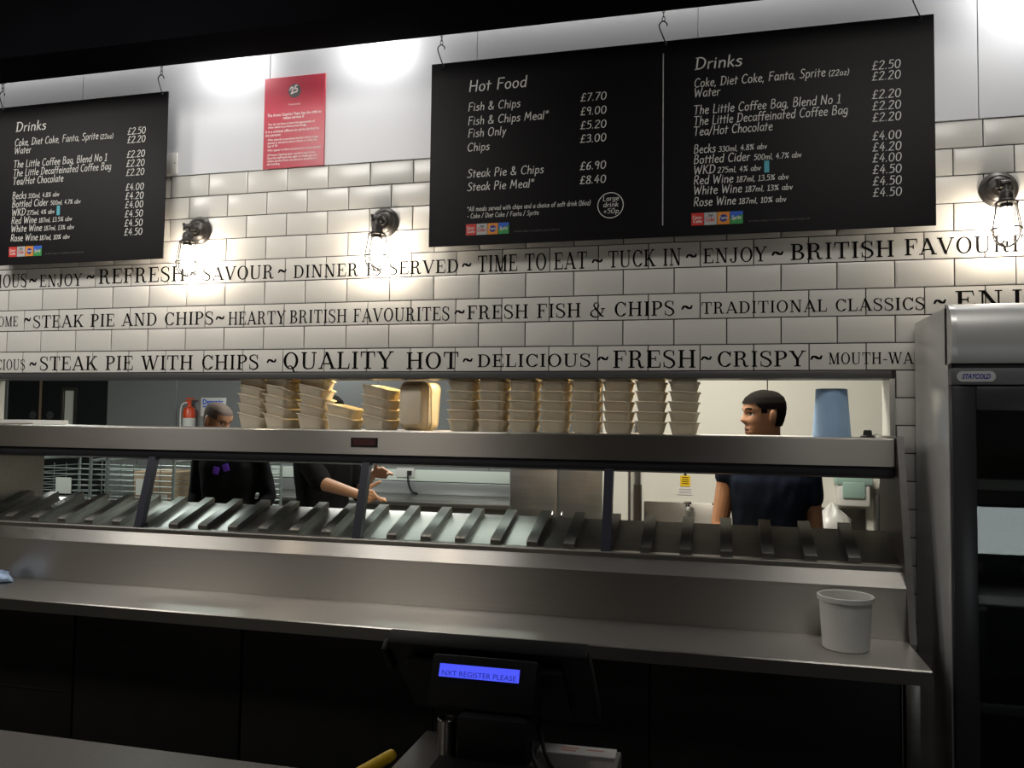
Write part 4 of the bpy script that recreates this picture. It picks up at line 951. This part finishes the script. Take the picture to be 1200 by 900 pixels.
# ================================================================== PEOPLE
def lerp_tab(tab, z):
    if z <= tab[0][0]: return tab[0][1:]
    for a, b in zip(tab[:-1], tab[1:]):
        if z <= b[0]:
            f = (z-a[0])/(b[0]-a[0]); f = f*f*(3-2*f)*.5+f*.5
            return tuple(p+(q-p)*f for p, q in zip(a[1:], b[1:]))
    return tab[-1][1:]
# z: front, back, half width (head centre at ear level; +x is forward)
HEAD = [(-.118, .060, .010, .022), (-.112, .082, .020, .034), (-.095, .088, .045, .047), (-.075, .087, .066, .056), (-.05, .087, .080, .062), (-.02, .089, .092, .069), (.01, .088, .100, .073), (.035, .096, .104, .0755), (.06, .094, .103, .0755), (.085, .080, .094, .068), (.105, .054, .072, .051), (.116, .028, .043, .030), (.121, .003, .006, .004)]
def gss(x, s): return math.exp(-.5*(x/s)**2)
def headpt(th, z, off=0.0):
    F, B, W = lerp_tab(HEAD, z); c, s_ = math.cos(th), math.sin(th)
    e = .80 if c > 0 else .92
    x = (F if c > 0 else B)*math.copysign(abs(c)**e, c); y = W*math.copysign(abs(s_)**e, s_)
    if c > 0:
        fr = gss(y, .012)
        nose = 0
        if -.045 < z < .035:
            f = (z+.045)/.08; nose = .034*math.sin(PI*min(1, f*1.9)/2)*(1-max(0, (f-.22)/.78))**.85 if f < .26 else .034*(1-(f-.26)/.74)**.9
        x += nose*gss(y, .0085+.006*gss(z+.032, .012))
        x -= .011*(gss(y-.032, .013)+gss(y+.032, .013))*gss(z-.013, .010)
        x += .005*(gss(y-.03, .02)+gss(y+.03, .02))*gss(z-.033, .008)
        x += .010*gss(y, .022)*(gss(z+.059, .0055)+1.05*gss(z+.075, .006)) - .006*gss(y, .02)*gss(z+.0665, .003) - .004*gss(y, .02)*gss(z+.086, .006)
        x += .006*gss(y, .018)*gss(z+.104, .010)
        x += .004*(gss(y-.045, .015)+gss(y+.045, .015))*gss(z+.022, .018)
    F = math.hypot(x, y); k = (F+off)/max(F, 1e-6)
    return Vector((x*k, y*k, z+(off*.9*max(0, (z-.06)/.06) if off else 0)))
def head_mesh(mb, mtx):
    zs = [-.118+.239*(1-math.cos(PI*i/54))/2 for i in range(55)]
    rings = [[mtx @ headpt(2*PI*k/72, z) for k in range(72)] for z in zs]
    mb.loft(rings)
    for sy in (-1, 1):     # ears
        e = Matrix.Translation((-.012, sy*.078, -.006)) @ Matrix.Scale(1.15, 4) @ Matrix.Rotation(R(-12), 4, 'Y') @ Matrix.Rotation(R(22*sy), 4, 'Z')
        ring = []
        for i in range(9):
            a = PI*i/8
            ring.append([mtx @ (e @ Vector((.019*math.sin(a)*math.cos(q)*(1+.2*math.sin(q)), .0075*-math.cos(a)*1.0, .033*math.sin(a)*math.sin(q)))) for q in [2*PI*k/16 for k in range(16)]])
        mb.loft(ring)
def hair_mesh(mb, mtx, off, inside):
    nz, nt = 30, 72
    zs = [-.07+(.1212+.07)*i/nz for i in range(nz+1)]
    def pt(k, z, o): return mtx @ headpt(2*PI*k/nt, z, o)
    V = {}; vs = []; fs = []
    def idx(k, i, layer):
        key = (k % nt, i, layer)
        if key not in V: V[key] = len(vs); vs.append(pt(k % nt, zs[i], off if layer else -.004))
        return V[key]
    cells = {(k, i) for k in range(nt) for i in range(nz) if inside(2*PI*(k+.5)/nt, (zs[i]+zs[i+1])/2)}
    for k, i in cells:
        fs.append([idx(k, i, 1), idx(k+1, i, 1), idx(k+1, i+1, 1), idx(k, i+1, 1)])
        fs.append([idx(k, i+1, 0), idx(k+1, i+1, 0), idx(k+1, i, 0), idx(k, i, 0)])
        for (dk, di, e) in ((1, 0, ((k+1, i), (k+1, i+1))), (-1, 0, ((k, i+1), (k, i))), (0, 1, ((k+1, i+1), (k, i+1))), (0, -1, ((k, i), (k+1, i)))):
            if ((k+dk) % nt, i+di) not in cells and i+di < nz:
                (a, b), (c_, d_) = e; fs.append([idx(a, b, 1), idx(a, b, 0), idx(c_, d_, 0), idx(c_, d_, 1)])
    top = [idx(k, nz, 1) for k in range(nt)]; fs.append(top)
    mb.add(vs, fs)
def capsule(mb, p0, p1, r0, r1, n=14, flat=1.0, fax=None):
    p0, p1 = Vector(p0), Vector(p1); d = (p1-p0); L_ = d.length; d.normalize()
    a = fax.copy() if fax else (Vector((0, 0, 1)) if abs(d.z) < .9 else Vector((1, 0, 0)))
    u = (a-d*a.dot(d)).normalized(); v = d.cross(u); rings = []
    prof = [(-r0*math.cos(q), r0*math.sin(q)) for q in (.12, .45, .8, 1.2)]+[(0, r0)]+[(L_*f, r0+(r1-r0)*f) for f in (.25, .5, .75)]+[(L_, r1)]+[(L_+r1*math.cos(q), r1*math.sin(q)) for q in (1.2, .8, .45, .12)]
    for h, r in prof: rings.append([p0+d*h+(u*math.cos(2*PI*k/n)*flat+v*math.sin(2*PI*k/n))*r for k in range(n)])
    mb.loft(rings)
def chain(mb, pts, rs, n=14, flat=1.0, fax=None):
    for i in range(len(pts)-1): capsule(mb, pts[i], pts[i+1], rs[i], rs[i+1], n, flat, fax)
def hand_mesh(mb, wrist, d, nrm, side, curl=(14, 20, 14), spread=7, thumb=40):
    # d: direction of the fingers, nrm: back of the hand, side: +1/-1 puts the thumb on that side
    d = Vector(d).normalized(); nrm = Vector(nrm); nrm = (nrm-d*nrm.dot(d)).normalized(); s_ = d.cross(nrm)*side; w_ = Vector(wrist)
    capsule(mb, w_-d*.02, w_+d*.01, .025, .024, flat=.72, fax=nrm)
    for k, off in enumerate((.029, .010, -.009, -.027)):
        knob = w_+d*(.088, .092, .088, .080)[k]+s_*off
        capsule(mb, w_+d*.012+s_*off*.62, knob, .0145, .0125)
        dirv = (Matrix.Rotation(R(spread*(1.5-k)*side), 3, nrm) @ d); p = knob
        rot = Matrix.Rotation(R(0), 3, s_)
        ang = 0; lens = [(.042, .026, .021), (.047, .030, .022), (.043, .028, .021), (.034, .021, .019)][k]; rr = (.0096, .0088, .0082, .0070)
        for j in range(3):
            ang += curl[j]+(k*3 if j == 0 else 0)
            perp = dirv.cross(nrm)
            dd = (dirv*math.cos(R(ang))-nrm*math.sin(R(ang))).normalized()
            q = p+dd*lens[j]; capsule(mb, p, q, rr[j], rr[j+1], 12); p = q
    tb = w_+d*.022+s_*.024; td = (d*math.cos(R(thumb))+s_*math.sin(R(thumb))-nrm*.25).normalized()
    t1 = tb+td*.045; td2 = (td+d*.25).normalized(); t2 = t1+td2*.034; t3 = t2+(td2+d*.15).normalized()*.027
    chain(mb, [tb, t1, t2, t3], [.016, .0125, .0105, .0085], 12)
def sect(mtx, z, hw, hd, yo=0, n=28, p=.82):
    return [mtx @ Vector((hw*math.copysign(abs(math.cos(a))**p, math.cos(a)), yo+hd*math.copysign(abs(math.sin(a))**p, math.sin(a)), z)) for a in [2*PI*k/n for k in range(n)]]
def remesh(mb, name, voxel, smooth, mats, parent):
    o = mb.build(name)
    md = o.modifiers.new('r', 'REMESH'); md.mode = 'VOXEL'; md.voxel_size = voxel; md.use_smooth_shade = True
    if smooth: ms = o.modifiers.new('s', 'SMOOTH'); ms.factor = .5; ms.iterations = smooth
    bpy.context.view_layer.update()
    me = bpy.data.meshes.new_from_object(o.evaluated_get(bpy.context.evaluated_depsgraph_get()))
    o.modifiers.clear(); old = o.data; o.data = me; bpy.data.meshes.remove(old); me.name = name
    me.materials.clear()
    for m_ in mats: me.materials.append(M[m_])
    me.polygons.foreach_set('use_smooth', [True]*len(me.polygons)); me.update()
    o.parent = parent
    return o
# torso sections (front is local -y): z, half width, half depth, y offset
TORSO = [(.86, .150, .105, .0), (.93, .172, .118, .0), (1.02, .158, .108, .0), (1.12, .150, .104, .005), (1.24, .172, .115, .005), (1.34, .184, .116, .01), (1.41, .172, .102, .015), (1.455, .125, .082, .02), (1.49, .070, .062, .02), (1.52, .058, .058, .012)]
def person(label, loc, rz, H, arms, headpose, skin, cloth, hairm, hair_off, inside, hands, sleeve, voxel, lean=0, extra=None):
    """arms: two lists of joints (shoulder, elbow, wrist) in local space, arms[0] = local -x side"""
    t = thing('person', label, 'person', loc, rz); s = H/1.78
    A = MB().m(skin); TM = Matrix.Scale(s, 4) if s != 1 else Matrix.Identity(4)
    A.loft([sect(TM, z, a, b, c) for z, a, b, c in TORSO])
    S_ = lambda p: TM @ Vector(p)
    for sx in (-1, 1):
        chain(A, [S_((sx*.088, 0, .90)), S_((sx*.095, -.01, .50)), S_((sx*.10, .02, .09))], [.082*s, .055*s, .038*s]); chain(A, [S_((sx*.10, .03, .05)), S_((sx*.112, -.15, .035))], [.045*s, .035*s])
    for i, (sh, el, wr) in enumerate(arms):
        chain(A, [S_(sh), S_(el), S_(wr)], [.053*s, .042*s, .027*s])
        d, nrm, side, curl, spr, th = hands[i]
        hand_mesh(A, S_(wr)+Vector(d).normalized()*.02, d, nrm, side, curl, spr, th)
    hc, hyaw, htilt, hroll = headpose
    HM = Matrix.Translation(S_(hc)) @ Matrix.Rotation(hyaw, 4, 'Z') @ Matrix.Rotation(htilt, 4, 'Y') @ Matrix.Rotation(hroll, 4, 'X') @ Matrix.Scale(s*1.0, 4)
    head_mesh(A, HM)
    chain(A, [S_((0, .018, 1.46)), HM @ Vector((-.022, 0, -.045))], [.060*s, .056*s])
    body = remesh(A, 'body', voxel, 2, [skin, 'lip', 'eyewhite', 'iris', hairm], t)
    inv = HM.inverted()
    for p in body.data.polygons:
        if p.center.z < 1.40*s: continue
        q = inv @ p.center
        if q.x < .05: continue
        ay = abs(q.y)
        if abs(q.z+.067) < .0125*(1-(ay/.026)**2 if ay < .026 else -1): p.material_index = 3 if abs(q.z+.067) < .0026 else 1
        ex, ez = (ay-.032)/.0155, (q.z-.012)/.0065
        if ex*ex+ez*ez < 1: p.material_index = 3 if abs(ex) < .42 else 2
        elif 1 <= ex*ex+ez*ez < 1.9 and q.z > .012: p.material_index = 4
        if .014 < ay < .052 and abs(q.z-(.034+.004*math.sin((ay-.014)/.038*PI))) < .0042: p.material_index = 4
    hb = MB().m(hairm); hair_mesh(hb, HM, hair_off, inside); hb.build('hair', t, sharp=60)
    # shirt
    B = MB().m(cloth); bot = .80
    tor = [(z, a+.016+.012*max(0, (1.2-z)/.4), b+.017+.012*max(0, (1.2-z)/.4), c) for z, a, b, c in TORSO[:-1] if z < 1.475]
    tor = [(bot, .172, .13, 0)]+[q for q in tor if q[0] > .86]+[(1.478, .085, .072, .02)]
    B.loft([sect(TM, z, a, b, c) for z, a, b, c in tor])
    for i, (sh, el, wr) in enumerate(arms):
        sh, el, wr = Vector(sh), Vector(el), Vector(wr); f = sleeve[i]
        inn = Vector((sh.x*.45, sh.y+.01, sh.z+.005))
        pts = [S_(inn), S_(sh)]; rs = [.075*s, .066*s]
        if f <= 1: pts += [S_(sh.lerp(el, f))]; rs += [.062*s]
        else: pts += [S_(el), S_(el.lerp(wr, f-1))]; rs += [.055*s, .046*s]
        chain(B, pts, rs, 18)
    sh_ = remesh(B, 'shirt', .010, 4, [cloth], t)
    for v in sh_.data.vertices:
        q = v.co
        v.co = q + v.normal*(.011*noise.noise(Vector((q.x*9+2, q.y*9, q.z*5+q.x*3)))+.004*noise.noise(Vector((q.x*22, q.y*22, q.z*13-q.x*9))))
    sh_.data.update()
    D = MB().m('blackcloth')
    D.loft([sect(TM, z, a, b, 0) for z, a, b in ((.80, .172, .124), (.88, .175, .125), (.95, .170, .122))])
    for sx in (-1, 1): chain(D, [S_((sx*.088, 0, .88)), S_((sx*.095, -.01, .50)), S_((sx*.10, .02, .12))], [.094*s, .070*s, .060*s])
    remesh(D, 'trousers', .014, 3, ['blackcloth'], t)
    for sx in (-1, 1):
        Q = MB().m('dark'); Q.box(sx*.11*s-.05, sx*.11*s+.05, -.21, .085, .0, .03, .012); chain(Q, [S_((sx*.105, .03, .06)), S_((sx*.112, -.15, .045))], [.054, .045]); Q.build('shoe', t)
    if extra: extra(t, S_)
    return t
def hair_short(th, z):
    a = abs((th+PI) % (2*PI)-PI)*180/PI
    if z > .118: return True
    if a < 52: return z > .066-.004*a/52
    if a < 70: return z > .062-(a-52)/18*.03
    if a < 86: return z > .016
    if a < 108: return z > .030
    return z > -.048
def hair_buzz(th, z):
    a = abs((th+PI) % (2*PI)-PI)*180/PI
    if z > .118: return True
    if a < 55: return z > .068
    if a < 84: return z > .030
    if a < 108: return z > .030
    return z > -.05
# man in navy: body towards the counter, head turned to his right
person('man in a navy T-shirt looking left behind the right end of the counter', (3.655, .86, 0), R(4), 1.77,
       [((-.182, .01, 1.425), (-.232, .0, 1.13), (-.226, -.10, .90)), ((.182, .01, 1.405), (.214, .02, 1.12), (.212, -.06, .87))],
       ((-.028, -.035, 1.655), R(180+16), R(2), 0), 'skin1', 'navycloth', 'hairblack', .007, hair_short,
       [((0, -.2, -1), (-1, 0, 0), 1, (14, 18, 12), 5, 35), ((0, -.2, -1), (1, 0, 0), -1, (14, 18, 12), 5, 35)], [.22, .50], .0042)
def tag_extra(t, S_):
    for x, z, r in ((-.03, 1.315, 12), (.035, 1.335, -20)):
        m_ = MB().m('purple'); m_.box(-.020, .020, -.006, 0, -.024, .024, .004, Matrix.Translation(S_((x, -.139, z))) @ Matrix.Rotation(R(r), 4, 'Y')); m_.build('name_tag', t)['label'] = 'small purple tag clipped to the black jacket'
person('person with shaved head and purple tags in black beside the extinguisher', (.335, 1.42, 0), R(10), 1.72,
       [((-.19, .01, 1.43), (-.245, .06, 1.14), (-.20, -.12, .93)), ((.19, .01, 1.43), (.25, .06, 1.14), (.18, -.14, .95))],
       ((-.075, -.05, 1.640), R(-90+66), R(22), 0), 'skin2', 'blackcloth', 'hairbuzz', .0022, hair_buzz,
       [((.3, -.6, -.5), (0, -.5, .8), -1, (20, 25, 15), 4, 30), ((-.3, -.6, -.5), (0, -.5, .8), 1, (20, 25, 15), 4, 30)], [1.8, 1.8], .0055, extra=tag_extra)
# gesturing person, head hidden behind the trays
person('person in black with both hands held out, head hidden by the tray stacks', (1.07, 1.30, 0), R(66), 1.76,
       [((-.19, .0, 1.43), (-.21, -.25, 1.25), (-.17, -.51, 1.20)), ((.19, .0, 1.43), (.24, -.05, 1.15), (.17, -.26, 1.29))],
       ((0, -.03, 1.655), R(-90), R(6), 0), 'skin3', 'blackcloth', 'hairblack', .006, hair_short,
       [((.02, -1, -.06), (-1, 0, .35), -1, (3, 7, 5), 19, 50), ((-.05, -1, .10), (1, 0, .5), 1, (5, 9, 7), 17, 45)], [.95, 1.2], .0045)
